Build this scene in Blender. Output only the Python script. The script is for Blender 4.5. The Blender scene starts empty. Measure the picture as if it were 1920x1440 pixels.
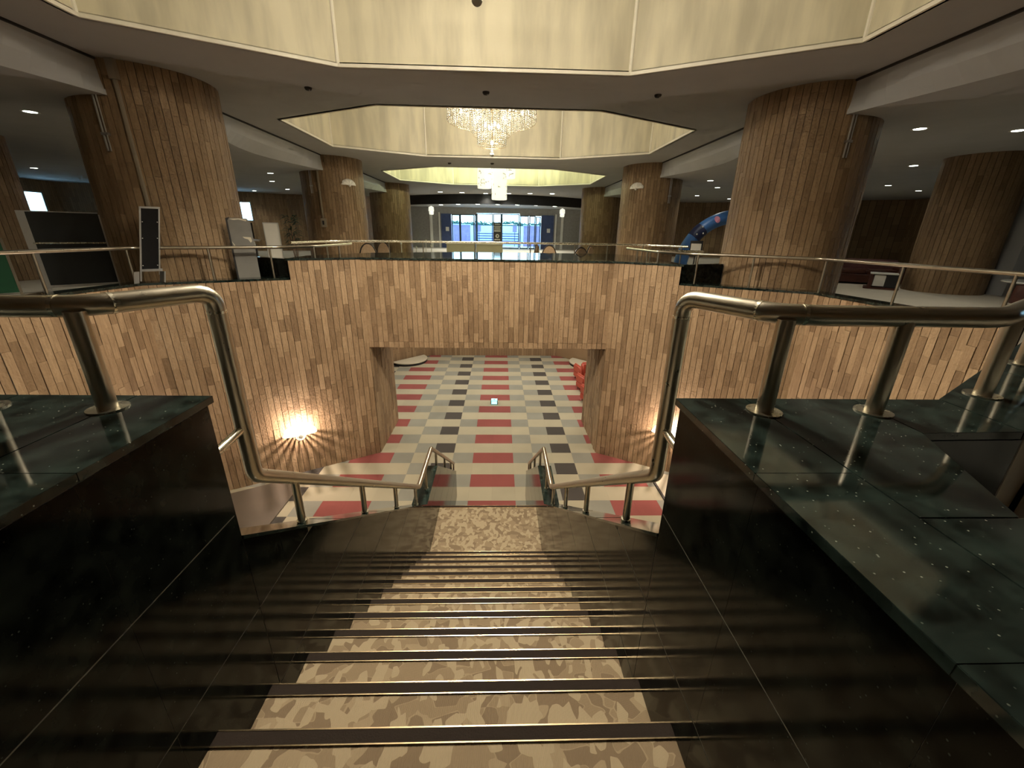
import bpy, bmesh, math, random
from mathutils import Vector, Matrix
from mathutils.geometry import tessellate_polygon

random.seed(11)
SC = bpy.context.scene
COL = SC.collection
PI = math.pi

# ------------------------------------------------------------------ camera
cam_d = bpy.data.cameras.new('camera')
cam = bpy.data.objects.new('camera', cam_d)
COL.objects.link(cam)
_R = Vector((0.99951124, -0.02652907, 0.01653742))
_U = Vector((-0.00632484, 0.34645418, 0.93804557))
_F = Vector((0.03061493, 0.93769169, -0.34611706))
CAM = Vector((0.145, 0.0, 5.30))
cam.matrix_world = Matrix(((_R.x, _U.x, -_F.x, CAM.x), (_R.y, _U.y, -_F.y, CAM.y), (_R.z, _U.z, -_F.z, CAM.z), (0, 0, 0, 1)))
cam_d.sensor_fit = 'HORIZONTAL'
cam_d.sensor_width = 36.0
cam_d.lens = 771.8 / 1920 * 36
cam_d.clip_start = 0.02
cam_d.clip_end = 300
SC.camera = cam

# ------------------------------------------------------------------ world (bright cool daylight outside) and exposure
W = bpy.data.worlds.new('world')
SC.world = W
W.use_nodes = True
_n = W.node_tree.nodes
_bg = _n.get('Background') or _n.new('ShaderNodeBackground')
_bg.inputs[0].default_value = (0.50, 0.80, 1.0, 1)
_bg.inputs[1].default_value = 8.0
SC.view_settings.view_transform = 'Standard'
SC.view_settings.look = 'None'
SC.view_settings.gamma = 1.0
SC.view_settings.use_curve_mapping = False
SC.view_settings.exposure = 0.0
SC.cycles.max_bounces = 6
SC.cycles.diffuse_bounces = 3
SC.cycles.glossy_bounces = 3
SC.cycles.transmission_bounces = 3
SC.cycles.transparent_max_bounces = 8
SC.cycles.caustics_reflective = False
SC.cycles.caustics_refractive = False
SC.cycles.sample_clamp_indirect = 4.0
SC.cycles.adaptive_threshold = 0.09
SC.cycles.adaptive_min_samples = 12

WARM = (1.0, 0.89, 0.70)
SOFT = (1.0, 0.86, 0.66)
COOL = (1.0, 0.96, 0.82)
PINK = (1.0, 0.80, 0.66)
LIGHT_CHANDELIER = 95.0      # watts for each bulb
LIGHT_DOWN = 50.0
LIGHT_ADDED_SPOT = 1500.0  # power of the extra downward spot added inside the chandeliers
LIGHT_SCONCE = 74.0
LIGHT_LOWER = 48.0
LIGHT_LANTERN = 270.0

# ------------------------------------------------------------------ helpers
A = -0.11            # axis of the building
ST = -0.014          # axis of the staircase
UF = 3.97            # upper floor level
CE = 7.75            # main ceiling
SCE = 7.25           # side ceilings

def link(name, me, parent=None, world=True):
    o = bpy.data.objects.new(name, me)
    COL.objects.link(o)
    if parent is not None:
        o.parent = parent
        if world and parent.parent is None:
            o.matrix_parent_inverse = parent.matrix_basis.inverted()
    return o

def tag(o, label, cat, group=None):
    o['label'] = label
    o['category'] = cat
    if group:
        o['group'] = group
    return o

def struct(o):
    o['kind'] = 'structure'
    return o

def stuff(o):
    o['kind'] = 'stuff'
    return o

def thing(name, loc, rz, label, cat, group=None):
    o = bpy.data.objects.new(name, None)
    COL.objects.link(o)
    o.location = loc
    o.rotation_euler = (0, 0, rz)
    o.empty_display_size = 0.1
    tag(o, label, cat, group)
    bl = Matrix.Translation(Vector(loc)) @ Matrix.Rotation(rz, 4, 'Z')
    o.matrix_basis = bl
    return o

class MB:
    def __init__(s):
        s.v = []; s.f = []; s.m = []
    def poly(s, pts, mi=0):
        b = len(s.v)
        s.v += [tuple(p) for p in pts]
        s.f.append(tuple(range(b, b + len(pts)))); s.m.append(mi)
        return s
    def box(s, x0, x1, y0, y1, z0, z1, mi=0, M=None):
        b = len(s.v)
        c = [Vector((x, y, z)) for z in (z0, z1) for y in (y0, y1) for x in (x0, x1)]
        if M is not None:
            c = [M @ p for p in c]
        s.v += [tuple(p) for p in c]
        for q in ((0, 2, 3, 1), (4, 5, 7, 6), (0, 1, 5, 4), (2, 6, 7, 3), (0, 4, 6, 2), (1, 3, 7, 5)):
            s.f.append(tuple(b + i for i in q)); s.m.append(mi)
        return s
    def prism(s, pts, z0, z1, mi=0, M=None):
        n = len(pts); b = len(s.v)
        ar = sum(pts[i][0] * pts[(i + 1) % n][1] - pts[(i + 1) % n][0] * pts[i][1] for i in range(n))
        if ar < 0:
            pts = list(pts)[::-1]
        vs = [Vector((p[0], p[1], z0)) for p in pts] + [Vector((p[0], p[1], z1)) for p in pts]
        if M is not None:
            vs = [M @ p for p in vs]
        s.v += [tuple(p) for p in vs]
        tr = tessellate_polygon([[Vector((p[0], p[1], 0)) for p in pts]])
        for t in tr:
            a, c, d = [pts[i] for i in t]
            if (c[0] - a[0]) * (d[1] - a[1]) - (c[1] - a[1]) * (d[0] - a[0]) < 0:
                t = t[::-1]
            s.f.append(tuple(b + n + i for i in t)); s.m.append(mi)
            s.f.append(tuple(b + i for i in reversed(t))); s.m.append(mi)
        for i in range(n):
            j = (i + 1) % n
            s.f.append((b + i, b + j, b + n + j, b + n + i)); s.m.append(mi)
        return s
    def lathe(s, prof, seg=24, c=(0, 0, 0), mi=0, a0=0.0, a1=2 * PI, M=None):
        b = len(s.v); full = abs(a1 - a0 - 2 * PI) < 1e-6
        ns = seg if full else seg + 1
        for r, z in prof:
            for k in range(ns):
                a = a0 + (a1 - a0) * k / seg
                p = Vector((c[0] + r * math.cos(a), c[1] + r * math.sin(a), c[2] + z))
                s.v.append(tuple(M @ p if M is not None else p))
        for i in range(len(prof) - 1):
            for k in range(seg):
                k2 = (k + 1) % ns
                s.f.append((b + i * ns + k, b + i * ns + k2, b + (i + 1) * ns + k2, b + (i + 1) * ns + k)); s.m.append(mi)
        return s
    def tube(s, path, r, seg=12, mi=0, cap=True):
        P = [Vector(p) for p in path]
        b = len(s.v); T = []
        for i in range(len(P)):
            if i == 0: t = P[1] - P[0]
            elif i == len(P) - 1: t = P[-1] - P[-2]
            else: t = (P[i + 1] - P[i]).normalized() + (P[i] - P[i - 1]).normalized()
            T.append(t.normalized())
        up = Vector((0, 0, 1)) if abs(T[0].z) < .9 else Vector((1, 0, 0))
        n = (up - T[0] * up.dot(T[0])).normalized()
        for i in range(len(P)):
            n = (n - T[i] * n.dot(T[i])).normalized()
            bn = T[i].cross(n)
            rr = r[i] if isinstance(r, (list, tuple)) else r
            for k in range(seg):
                a = 2 * PI * k / seg
                s.v.append(tuple(P[i] + (n * math.cos(a) + bn * math.sin(a)) * rr))
        for i in range(len(P) - 1):
            for k in range(seg):
                k2 = (k + 1) % seg
                s.f.append((b + i * seg + k, b + i * seg + k2, b + (i + 1) * seg + k2, b + (i + 1) * seg + k)); s.m.append(mi)
        if cap:
            s.f.append(tuple(b + k for k in reversed(range(seg)))); s.m.append(mi)
            e = b + (len(P) - 1) * seg
            s.f.append(tuple(e + k for k in range(seg))); s.m.append(mi)
        return s
    def sphere(s, c, r, seg=12, rings=8, mi=0, sc=(1, 1, 1)):
        b = len(s.v)
        for i in range(rings + 1):
            ph = PI * i / rings
            for k in range(seg):
                a = 2 * PI * k / seg
                s.v.append((c[0] + r * sc[0] * math.sin(ph) * math.cos(a), c[1] + r * sc[1] * math.sin(ph) * math.sin(a), c[2] + r * sc[2] * math.cos(ph)))
        for i in range(rings):
            for k in range(seg):
                k2 = (k + 1) % seg
                s.f.append((b + i * seg + k, b + (i + 1) * seg + k, b + (i + 1) * seg + k2, b + i * seg + k2)); s.m.append(mi)
        return s
    def mesh(s, name, mats, smooth=False, bevel=0):
        me = bpy.data.meshes.new(name)
        me.from_pydata(s.v, [], s.f)
        if not isinstance(mats, (list, tuple)):
            mats = [mats]
        for m in mats:
            me.materials.append(m)
        if len(mats) > 1:
            me.polygons.foreach_set('material_index', s.m)
        if smooth:
            me.polygons.foreach_set('use_smooth', [True] * len(s.f))
            try:
                me.set_sharp_from_angle(angle=math.radians(40))
            except Exception:
                pass
        if bevel:
            bm = bmesh.new(); bm.from_mesh(me)
            bmesh.ops.remove_doubles(bm, verts=bm.verts, dist=1e-5)
            bmesh.ops.bevel(bm, geom=bm.edges[:], offset=bevel, segments=2, affect='EDGES', clamp_overlap=True)
            bm.to_mesh(me); bm.free()
        me.update()
        return me
    def build(s, name, mats, parent=None, world=True, smooth=False, bevel=0):
        return link(name, s.mesh(name, mats, smooth, bevel), parent, world)

def round_path(pts, rad=0.05, n=6):
    P = [Vector(p) for p in pts]
    out = [P[0]]
    for i in range(1, len(P) - 1):
        a, b, c = P[i - 1], P[i], P[i + 1]
        d1 = (a - b); d2 = (c - b)
        k = min(rad, d1.length * .45, d2.length * .45)
        p0 = b + d1.normalized() * k; p1 = b + d2.normalized() * k
        for j in range(n + 1):
            t = j / n
            out.append(p0 * (1 - t) ** 2 + b * 2 * t * (1 - t) + p1 * t * t)
    out.append(P[-1])
    return out

# ------------------------------------------------------------------ materials
def new_mat(name):
    m = bpy.data.materials.new(name)
    m.use_nodes = True
    nt = m.node_tree
    bs = nt.nodes.get('Principled BSDF')
    return m, nt, bs

def N(nt, t, **kw):
    n = nt.nodes.new(t)
    for k, v in kw.items():
        setattr(n, k, v)
    return n

def plain(name, col, rough=.6, metal=0.0, spec=.5, emit=None, estr=0.0, bump=0.0, bscale=60, vary=0.0, vscale=6, alpha=1.0, trans=0.0):
    m, nt, bs = new_mat(name)
    bs.inputs['Base Color'].default_value = (*col, 1)
    bs.inputs['Roughness'].default_value = rough
    bs.inputs['Metallic'].default_value = metal
    bs.inputs['Specular IOR Level'].default_value = spec
    bs.inputs['Alpha'].default_value = alpha
    bs.inputs['Transmission Weight'].default_value = trans
    if emit:
        bs.inputs['Emission Color'].default_value = (*emit, 1)
        bs.inputs['Emission Strength'].default_value = estr
    tc = N(nt, 'ShaderNodeTexCoord')
    if bump:
        no = N(nt, 'ShaderNodeTexNoise'); no.inputs['Scale'].default_value = bscale; no.inputs['Detail'].default_value = 4
        bp = N(nt, 'ShaderNodeBump'); bp.inputs['Strength'].default_value = bump; bp.inputs['Distance'].default_value = .01
        nt.links.new(tc.outputs['Object'], no.inputs['Vector'])
        nt.links.new(no.outputs['Fac'], bp.inputs['Height'])
        nt.links.new(bp.outputs['Normal'], bs.inputs['Normal'])
    if vary:
        no = N(nt, 'ShaderNodeTexNoise'); no.inputs['Scale'].default_value = vscale; no.inputs['Detail'].default_value = 5
        rp = N(nt, 'ShaderNodeValToRGB')
        rp.color_ramp.elements[0].position = .3; rp.color_ramp.elements[1].position = .7
        rp.color_ramp.elements[0].color = (*[c * (1 - vary) for c in col], 1)
        rp.color_ramp.elements[1].color = (*[min(1, c * (1 + vary)) for c in col], 1)
        nt.links.new(tc.outputs['Object'], no.inputs['Vector'])
        nt.links.new(no.outputs['Fac'], rp.inputs['Fac'])
        nt.links.new(rp.outputs['Color'], bs.inputs['Base Color'])
    return m

def wood_piece_mat(name, lo, mid, hi, rough=.55):
    """split-face wooden strips: tone by piece, grain and rough face"""
    m, nt, bs = new_mat(name)
    oi = N(nt, 'ShaderNodeObjectInfo'); ge = N(nt, 'ShaderNodeNewGeometry')
    ad = N(nt, 'ShaderNodeMath', operation='ADD'); fr = N(nt, 'ShaderNodeMath', operation='FRACT')
    nt.links.new(oi.outputs['Random'], ad.inputs[0]); nt.links.new(ge.outputs['Random Per Island'], ad.inputs[1])
    nt.links.new(ad.outputs[0], fr.inputs[0])
    rp = N(nt, 'ShaderNodeValToRGB')
    e = rp.color_ramp.elements
    e[0].color = (*lo, 1); e[1].color = (*hi, 1); e[0].position = 0.0; e[1].position = 1.0
    k = e.new(.45); k.color = (*mid, 1)
    nt.links.new(fr.outputs[0], rp.inputs['Fac'])
    mp = N(nt, 'ShaderNodeMapping'); mp.inputs['Scale'].default_value = (38, 38, 5)
    nt.links.new(ge.outputs['Position'], mp.inputs['Vector'])
    no = N(nt, 'ShaderNodeTexNoise'); no.inputs['Scale'].default_value = 1.0; no.inputs['Detail'].default_value = 5
    nt.links.new(mp.outputs['Vector'], no.inputs['Vector'])
    r2 = N(nt, 'ShaderNodeValToRGB')
    r2.color_ramp.elements[0].position = .3; r2.color_ramp.elements[0].color = (.78, .76, .74, 1)
    r2.color_ramp.elements[1].position = .7; r2.color_ramp.elements[1].color = (1.08, 1.08, 1.08, 1)
    nt.links.new(no.outputs['Fac'], r2.inputs['Fac'])
    mx = N(nt, 'ShaderNodeMix', data_type='RGBA', blend_type='MULTIPLY')
    mx.inputs['Factor'].default_value = 1.0
    nt.links.new(rp.outputs['Color'], mx.inputs['A']); nt.links.new(r2.outputs['Color'], mx.inputs['B'])
    nt.links.new(mx.outputs['Result'], bs.inputs['Base Color'])
    n2 = N(nt, 'ShaderNodeTexNoise'); n2.inputs['Scale'].default_value = 22; n2.inputs['Detail'].default_value = 6
    nt.links.new(ge.outputs['Position'], n2.inputs['Vector'])
    bp = N(nt, 'ShaderNodeBump'); bp.inputs['Strength'].default_value = .5; bp.inputs['Distance'].default_value = .03
    nt.links.new(n2.outputs['Fac'], bp.inputs['Height']); nt.links.new(bp.outputs['Normal'], bs.inputs['Normal'])
    bs.inputs['Roughness'].default_value = rough
    bs.inputs['Specular IOR Level'].default_value = .3
    return m

def wood_wall_mat(name, lo, hi, width=.114, length=.6):
    """far walls of the same strips, too far to tell the pieces apart"""
    m, nt, bs = new_mat(name)
    tc = N(nt, 'ShaderNodeTexCoord'); sx = N(nt, 'ShaderNodeSeparateXYZ'); cx = N(nt, 'ShaderNodeCombineXYZ')
    ad = N(nt, 'ShaderNodeMath', operation='ADD')
    nt.links.new(tc.outputs['Object'], sx.inputs[0])
    nt.links.new(sx.outputs['X'], ad.inputs[0]); nt.links.new(sx.outputs['Y'], ad.inputs[1])
    nt.links.new(sx.outputs['Z'], cx.inputs['X']); nt.links.new(ad.outputs[0], cx.inputs['Y'])
    br = N(nt, 'ShaderNodeTexBrick')
    br.offset = .37; br.inputs['Scale'].default_value = 1.0
    br.inputs['Brick Width'].default_value = length; br.inputs['Row Height'].default_value = width
    br.inputs['Mortar Size'].default_value = .004; br.inputs['Bias'].default_value = 0.0
    br.inputs['Color1'].default_value = (*lo, 1); br.inputs['Color2'].default_value = (*hi, 1)
    br.inputs['Mortar'].default_value = (*[c * .3 for c in lo], 1)
    nt.links.new(cx.outputs[0], br.inputs['Vector'])
    nt.links.new(br.outputs['Color'], bs.inputs['Base Color'])
    bs.inputs['Roughness'].default_value = .6
    return m

def granite_mat(name, base, speck, rough=.13, spec=.5):
    m, nt, bs = new_mat(name)
    tc = N(nt, 'ShaderNodeNewGeometry')
    no = N(nt, 'ShaderNodeTexNoise'); no.inputs['Scale'].default_value = 16; no.inputs['Detail'].default_value = 10
    nt.links.new(tc.outputs['Position'], no.inputs['Vector'])
    rp = N(nt, 'ShaderNodeValToRGB')
    rp.color_ramp.elements[0].position = .35; rp.color_ramp.elements[0].color = (*[c * .35 for c in base], 1)
    rp.color_ramp.elements[1].position = .72; rp.color_ramp.elements[1].color = (*[c * 2.2 for c in base], 1)
    nt.links.new(no.outputs['Fac'], rp.inputs['Fac'])
    vo = N(nt, 'ShaderNodeTexVoronoi'); vo.inputs['Scale'].default_value = 62; vo.inputs['Randomness'].default_value = 1
    nt.links.new(tc.outputs['Position'], vo.inputs['Vector'])
    r2 = N(nt, 'ShaderNodeValToRGB')
    r2.color_ramp.elements[0].position = .05; r2.color_ramp.elements[0].color = (1, 1, 1, 1)
    r2.color_ramp.elements[1].position = .13; r2.color_ramp.elements[1].color = (0, 0, 0, 1)
    nt.links.new(vo.outputs['Distance'], r2.inputs['Fac'])
    n3 = N(nt, 'ShaderNodeTexNoise'); n3.inputs['Scale'].default_value = 14
    nt.links.new(tc.outputs['Position'], n3.inputs['Vector'])
    r3 = N(nt, 'ShaderNodeValToRGB'); r3.color_ramp.elements[0].position = .42; r3.color_ramp.elements[1].position = .55
    nt.links.new(n3.outputs['Fac'], r3.inputs['Fac'])
    mu = N(nt, 'ShaderNodeMath', operation='MULTIPLY')
    nt.links.new(r2.outputs['Color'], mu.inputs[0]); nt.links.new(r3.outputs['Color'], mu.inputs[1])
    mx = N(nt, 'ShaderNodeMix', data_type='RGBA')
    nt.links.new(mu.outputs[0], mx.inputs['Factor'])
    nt.links.new(rp.outputs['Color'], mx.inputs['A']); mx.inputs['B'].default_value = (*speck, 1)
    nt.links.new(mx.outputs['Result'], bs.inputs['Base Color'])
    bs.inputs['Roughness'].default_value = rough
    bs.inputs['Specular IOR Level'].default_value = spec
    return m

def steel_mat(name, col, rough):
    m, nt, bs = new_mat(name)
    bs.inputs['Base Color'].default_value = (*col, 1); bs.inputs['Metallic'].default_value = 1
    tc = N(nt, 'ShaderNodeNewGeometry')
    no = N(nt, 'ShaderNodeTexNoise'); no.inputs['Scale'].default_value = 30; no.inputs['Detail'].default_value = 4
    nt.links.new(tc.outputs['Position'], no.inputs['Vector'])
    mr = N(nt, 'ShaderNodeMapRange'); mr.inputs['To Min'].default_value = rough * .75; mr.inputs['To Max'].default_value = rough * 1.3
    nt.links.new(no.outputs['Fac'], mr.inputs['Value']); nt.links.new(mr.outputs[0], bs.inputs['Roughness'])
    return m

def carpet_mat(name, col, vary=.10):
    m, nt, bs = new_mat(name)
    ge = N(nt, 'ShaderNodeNewGeometry'); oi = N(nt, 'ShaderNodeObjectInfo')
    no = N(nt, 'ShaderNodeTexNoise'); no.inputs['Scale'].default_value = 120; no.inputs['Detail'].default_value = 3
    nt.links.new(ge.outputs['Position'], no.inputs['Vector'])
    n2 = N(nt, 'ShaderNodeTexNoise'); n2.inputs['Scale'].default_value = 1.6; n2.inputs['Detail'].default_value = 4
    nt.links.new(ge.outputs['Position'], n2.inputs['Vector'])
    ad = N(nt, 'ShaderNodeMath', operation='ADD'); nt.links.new(no.outputs['Fac'], ad.inputs[0]); nt.links.new(n2.outputs['Fac'], ad.inputs[1])
    a2 = N(nt, 'ShaderNodeMath', operation='MULTIPLY_ADD'); a2.inputs[1].default_value = .3; nt.links.new(oi.outputs['Random'], a2.inputs[0]); nt.links.new(ad.outputs[0], a2.inputs[2])
    mr = N(nt, 'ShaderNodeMapRange'); mr.inputs['From Min'].default_value = .7; mr.inputs['From Max'].default_value = 1.6
    nt.links.new(a2.outputs[0], mr.inputs['Value'])
    mx = N(nt, 'ShaderNodeMix', data_type='RGBA'); nt.links.new(mr.outputs[0], mx.inputs['Factor'])
    mx.inputs['A'].default_value = (*[c * (1 - vary) for c in col], 1); mx.inputs['B'].default_value = (*[min(1, c * (1 + vary)) for c in col], 1)
    nt.links.new(mx.outputs['Result'], bs.inputs['Base Color'])
    bp = N(nt, 'ShaderNodeBump'); bp.inputs['Strength'].default_value = .3; bp.inputs['Distance'].default_value = .004
    nt.links.new(no.outputs['Fac'], bp.inputs['Height']); nt.links.new(bp.outputs['Normal'], bs.inputs['Normal'])
    bs.inputs['Roughness'].default_value = .95; bs.inputs['Specular IOR Level'].default_value = .1
    return m

def leaf_carpet_mat(name):
    """brown carpet with overlapping leaf shapes in two beiges, ribbed"""
    m, nt, bs = new_mat(name)
    ge = N(nt, 'ShaderNodeNewGeometry')
    nd = N(nt, 'ShaderNodeTexNoise'); nd.inputs['Scale'].default_value = 6; nd.inputs['Detail'].default_value = 2
    nt.links.new(ge.outputs['Position'], nd.inputs['Vector'])
    vm = N(nt, 'ShaderNodeVectorMath', operation='MULTIPLY_ADD'); vm.inputs[1].default_value = (.05, .05, .05)
    nt.links.new(nd.outputs['Color'], vm.inputs[0]); nt.links.new(ge.outputs['Position'], vm.inputs[2])
    cols = []
    for sc, rot, st in ((11, .6, (1, 1.45, 1)), (13, -.8, (1.45, 1, 1))):
        mp = N(nt, 'ShaderNodeMapping'); mp.inputs['Rotation'].default_value = (0, 0, rot); mp.inputs['Scale'].default_value = st
        nt.links.new(vm.outputs[0], mp.inputs['Vector'])
        vo = N(nt, 'ShaderNodeTexVoronoi'); vo.feature = 'SMOOTH_F1'; vo.inputs['Smoothness'].default_value = .35; vo.inputs['Scale'].default_value = sc * 1.35
        nt.links.new(mp.outputs[0], vo.inputs['Vector'])
        sp = N(nt, 'ShaderNodeSeparateColor'); nt.links.new(vo.outputs['Color'], sp.inputs[0])
        cols.append(sp.outputs[0])
    r1 = N(nt, 'ShaderNodeValToRGB'); r1.color_ramp.interpolation = 'CONSTANT'
    e = r1.color_ramp.elements
    e[0].color = (.195, .142, .090, 1); e[1].position = .42; e[1].color = (.300, .232, .147, 1)
    k = e.new(.56); k.color = (.245, .183, .115, 1)
    nt.links.new(cols[0], r1.inputs['Fac'])
    st = N(nt, 'ShaderNodeMath', operation='GREATER_THAN'); st.inputs[1].default_value = .60
    nt.links.new(cols[1], st.inputs[0])
    mx = N(nt, 'ShaderNodeMix', data_type='RGBA'); nt.links.new(st.outputs[0], mx.inputs['Factor'])
    nt.links.new(r1.outputs['Color'], mx.inputs['A']); mx.inputs['B'].default_value = (.345, .275, .178, 1)
    nt.links.new(mx.outputs['Result'], bs.inputs['Base Color'])
    wv = N(nt, 'ShaderNodeTexWave'); wv.inputs['Scale'].default_value = 70; wv.inputs['Distortion'].default_value = .4
    nt.links.new(ge.outputs['Position'], wv.inputs['Vector'])
    bp = N(nt, 'ShaderNodeBump'); bp.inputs['Strength'].default_value = .35; bp.inputs['Distance'].default_value = .003
    nt.links.new(wv.outputs['Fac'], bp.inputs['Height']); nt.links.new(bp.outputs['Normal'], bs.inputs['Normal'])
    bs.inputs['Roughness'].default_value = .95; bs.inputs['Specular IOR Level'].default_value = .1
    return m

def coffer_mat(name, col):
    m, nt, bs = new_mat(name)
    ge = N(nt, 'ShaderNodeNewGeometry')
    mp = N(nt, 'ShaderNodeMapping'); mp.inputs['Scale'].default_value = (3.2, 3.2, .55)
    nt.links.new(ge.outputs['Position'], mp.inputs['Vector'])
    no = N(nt, 'ShaderNodeTexNoise'); no.inputs['Scale'].default_value = 1; no.inputs['Detail'].default_value = 4
    nt.links.new(mp.outputs[0], no.inputs['Vector'])
    rp = N(nt, 'ShaderNodeValToRGB')
    rp.color_ramp.elements[0].position = .35; rp.color_ramp.elements[0].color = (*[c * .74 for c in col], 1)
    rp.color_ramp.elements[1].position = .62; rp.color_ramp.elements[1].color = (*col, 1)
    nt.links.new(no.outputs['Fac'], rp.inputs['Fac']); nt.links.new(rp.outputs['Color'], bs.inputs['Base Color'])
    bs.inputs['Roughness'].default_value = .7
    return m

M = {}
M['plank'] = wood_piece_mat('plank_wood', (.235, .152, .086), (.335, .224, .130), (.430, .297, .178))
M['plankcol'] = wood_piece_mat('column_wood', (.215, .138, .072), (.275, .182, .100), (.340, .232, .132))
M['backing'] = plain('wall_backing', (.028, .015, .008), .9, vary=.2)
M['farwood'] = wood_wall_mat('far_wood', (.23, .14, .072), (.36, .235, .128))
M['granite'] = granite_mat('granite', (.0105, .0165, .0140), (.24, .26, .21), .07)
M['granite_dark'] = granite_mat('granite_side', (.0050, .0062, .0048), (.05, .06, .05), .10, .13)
M['grout'] = plain('grout', (.24, .24, .21), .7, vary=.15)
M['steel'] = steel_mat('brushed_steel', (.52, .475, .385), .30)
M['steel_pale'] = steel_mat('pale_steel', (.78, .74, .62), .26)
M['beige'] = carpet_mat('carpet_beige', (.44, .39, .28))
M['grey'] = carpet_mat('carpet_grey', (.285, .275, .228), .16)
M['black'] = carpet_mat('carpet_charcoal', (.082, .072, .064))
M['red'] = carpet_mat('carpet_red', (.29, .088, .078), .14)
M['leaf'] = leaf_carpet_mat('leaf_carpet')
M['nosing'] = plain('nosing_rubber', (.026, .019, .015), .85, spec=.08, bump=.2, bscale=200)
M['brass'] = plain('nosing_edge', (.80, .62, .38), .22, metal=1.0, vary=.1, vscale=40)
M['ceiling'] = plain('ceiling_plaster', (.36, .352, .345), .9, bump=.05, bscale=80, vary=.04, vscale=1.5)
M['sideceil'] = plain('side_ceiling_plaster', (.42, .42, .42), .9, bump=.05, bscale=80, vary=.04, vscale=1.5)
M['fascia'] = plain('fascia_plaster', (.43, .435, .44), .85, vary=.04, vscale=1.2)
M['groove'] = plain('groove', (.03, .025, .02), .8, vary=.1)
M['coffer'] = coffer_mat('coffer_panel', (.83, .765, .565))
M['coffertrim'] = plain('coffer_trim', (.95, .90, .76), .5, vary=.04)
M['upfloor'] = carpet_mat('upper_carpet', (.58, .52, .43))
M['floorbase'] = plain('floor_base', (.10, .09, .08), .9, vary=.1)
M['white'] = plain('white_paint', (.80, .78, .72), .5, vary=.03)
M['tan'] = plain('tan_board', (.30, .25, .185), .6, vary=.06, vscale=2)
M['taupe'] = plain('taupe_sheet', (.15, .12, .092), .6, vary=.06, vscale=2)
M['cream'] = plain('cream_board', (.62, .56, .43), .5, vary=.04, vscale=2)
M['black_gloss'] = plain('black_gloss', (.012, .012, .013), .18, vary=.1)
M['black_matt'] = plain('black_matt', (.016, .015, .016), .6, vary=.15)
M['alu'] = steel_mat('aluminium', (.55, .54, .52), .35)
M['glass'] = plain('window_glass', (.9, .97, 1.0), .03, trans=1.0, vary=0)
M['bead'] = plain('crystal_bead', (.27, .255, .21), .12, spec=.8, vary=.04, vscale=30)
M['bulb'] = plain('bulb_glow', (1, .95, .8), .4, emit=(1.0, .88, .60), estr=14.0)
M['lens'] = plain('downlight_lens', (1, 1, .9), .4, emit=(.93, 1.0, .82), estr=16.0)
M['lantern'] = plain('lantern_shade', (.95, .93, .85), .6, emit=(1.0, .99, .82), estr=.85)
M['shell'] = plain('sconce_glass', (.90, .86, .78), .35, vary=.05, vscale=20)
M['shell_lit'] = plain('sconce_glass_lit', (.95, .90, .80), .4, emit=(1.0, .93, .80), estr=1.6)

# ------------------------------------------------------------------ planks
_plank_mesh = {}
def plank_mesh(mat):
    k = mat.name
    if k not in _plank_mesh:
        me = MB().box(-.5, .5, -.5, .5, -.5, .5).mesh('plank', mat)
        _plank_mesh[k] = me
    return _plank_mesh[k]

def split_len(z0, z1, lo, hi):
    out = []; z = z0 - random.uniform(0, lo)
    while z < z1 - .02:
        n = z + random.uniform(lo, hi)
        if z1 - n < lo * .45: n = z1
        out.append((max(z, z0), min(n, z1))); z = n
    return out

def put_planks(pieces, mat, parent, limit=300, name='plank'):
    """pieces: (centre, angle, width, depth, height, outward normal); the ones that show largest become objects"""
    def score(p):
        c, a, w, d, h, nr = p
        v = CAM - c; L = v.length
        return w * h * max(0.0, v.normalized().dot(nr)) / (L * L)
    order = sorted(pieces, key=score, reverse=True)
    me = plank_mesh(mat)
    for c, a, w, d, h, nr in order[:limit]:
        o = bpy.data.objects.new(name, me); COL.objects.link(o)
        o.location = c; o.rotation_euler = (0, 0, a); o.scale = (w, d, h)
        o.parent = parent
        if parent.parent is None:
            o.matrix_parent_inverse = parent.matrix_basis.inverted()
    rest = order[limit:]
    if rest:
        mb = MB()
        for c, a, w, d, h, nr in rest:
            Mx = Matrix.Translation(c) @ Matrix.Rotation(a, 4, 'Z')
            mb.box(-w / 2, w / 2, -d / 2, d / 2, -h / 2, h / 2, M=Mx)
        stuff(mb.build(name + '_field', mat, parent))

def facet_pieces(p0, p1, z0, z1, w=.114, lo=.25, hi=.85, gap=.004, proud=.009, flip=False):
    """strips on an upright facet; the face looks to the left of p0->p1 (or right when flip)"""
    p0 = Vector((p0[0], p0[1], 0)); p1 = Vector((p1[0], p1[1], 0))
    d = (p1 - p0); L = d.length; d.normalize()
    nr = Vector((-d.y, d.x, 0)) * (-1 if flip else 1)
    n = max(1, round(L / w)); ww = L / n
    out = []
    for i in range(n):
        for a, b in split_len(z0, z1, lo, hi):
            pr = random.uniform(0, proud) + (random.random() < .06) * .010
            c = p0 + d * (ww * (i + .5)) + nr * (.004 + pr / 2) + Vector((0, 0, (a + b) / 2))
            out.append((c, math.atan2(d.y, d.x), ww - .0085, .016 + pr, b - a - .002, nr))
    return out

def upright(name, p0, p1, z0, z1, mat, thick=.12, flip=False, parent=None):
    """solid upright wall slab whose visible face is the line p0-p1"""
    a = Vector((p0[0], p0[1])); b = Vector((p1[0], p1[1]))
    d = (b - a).normalized(); nr = Vector((-d.y, d.x)) * (-1 if flip else 1)
    q = [a, b, b - nr * thick, a - nr * thick]
    return MB().prism([(p.x, p.y) for p in q], z0, z1).build(name, mat, parent)

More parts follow.
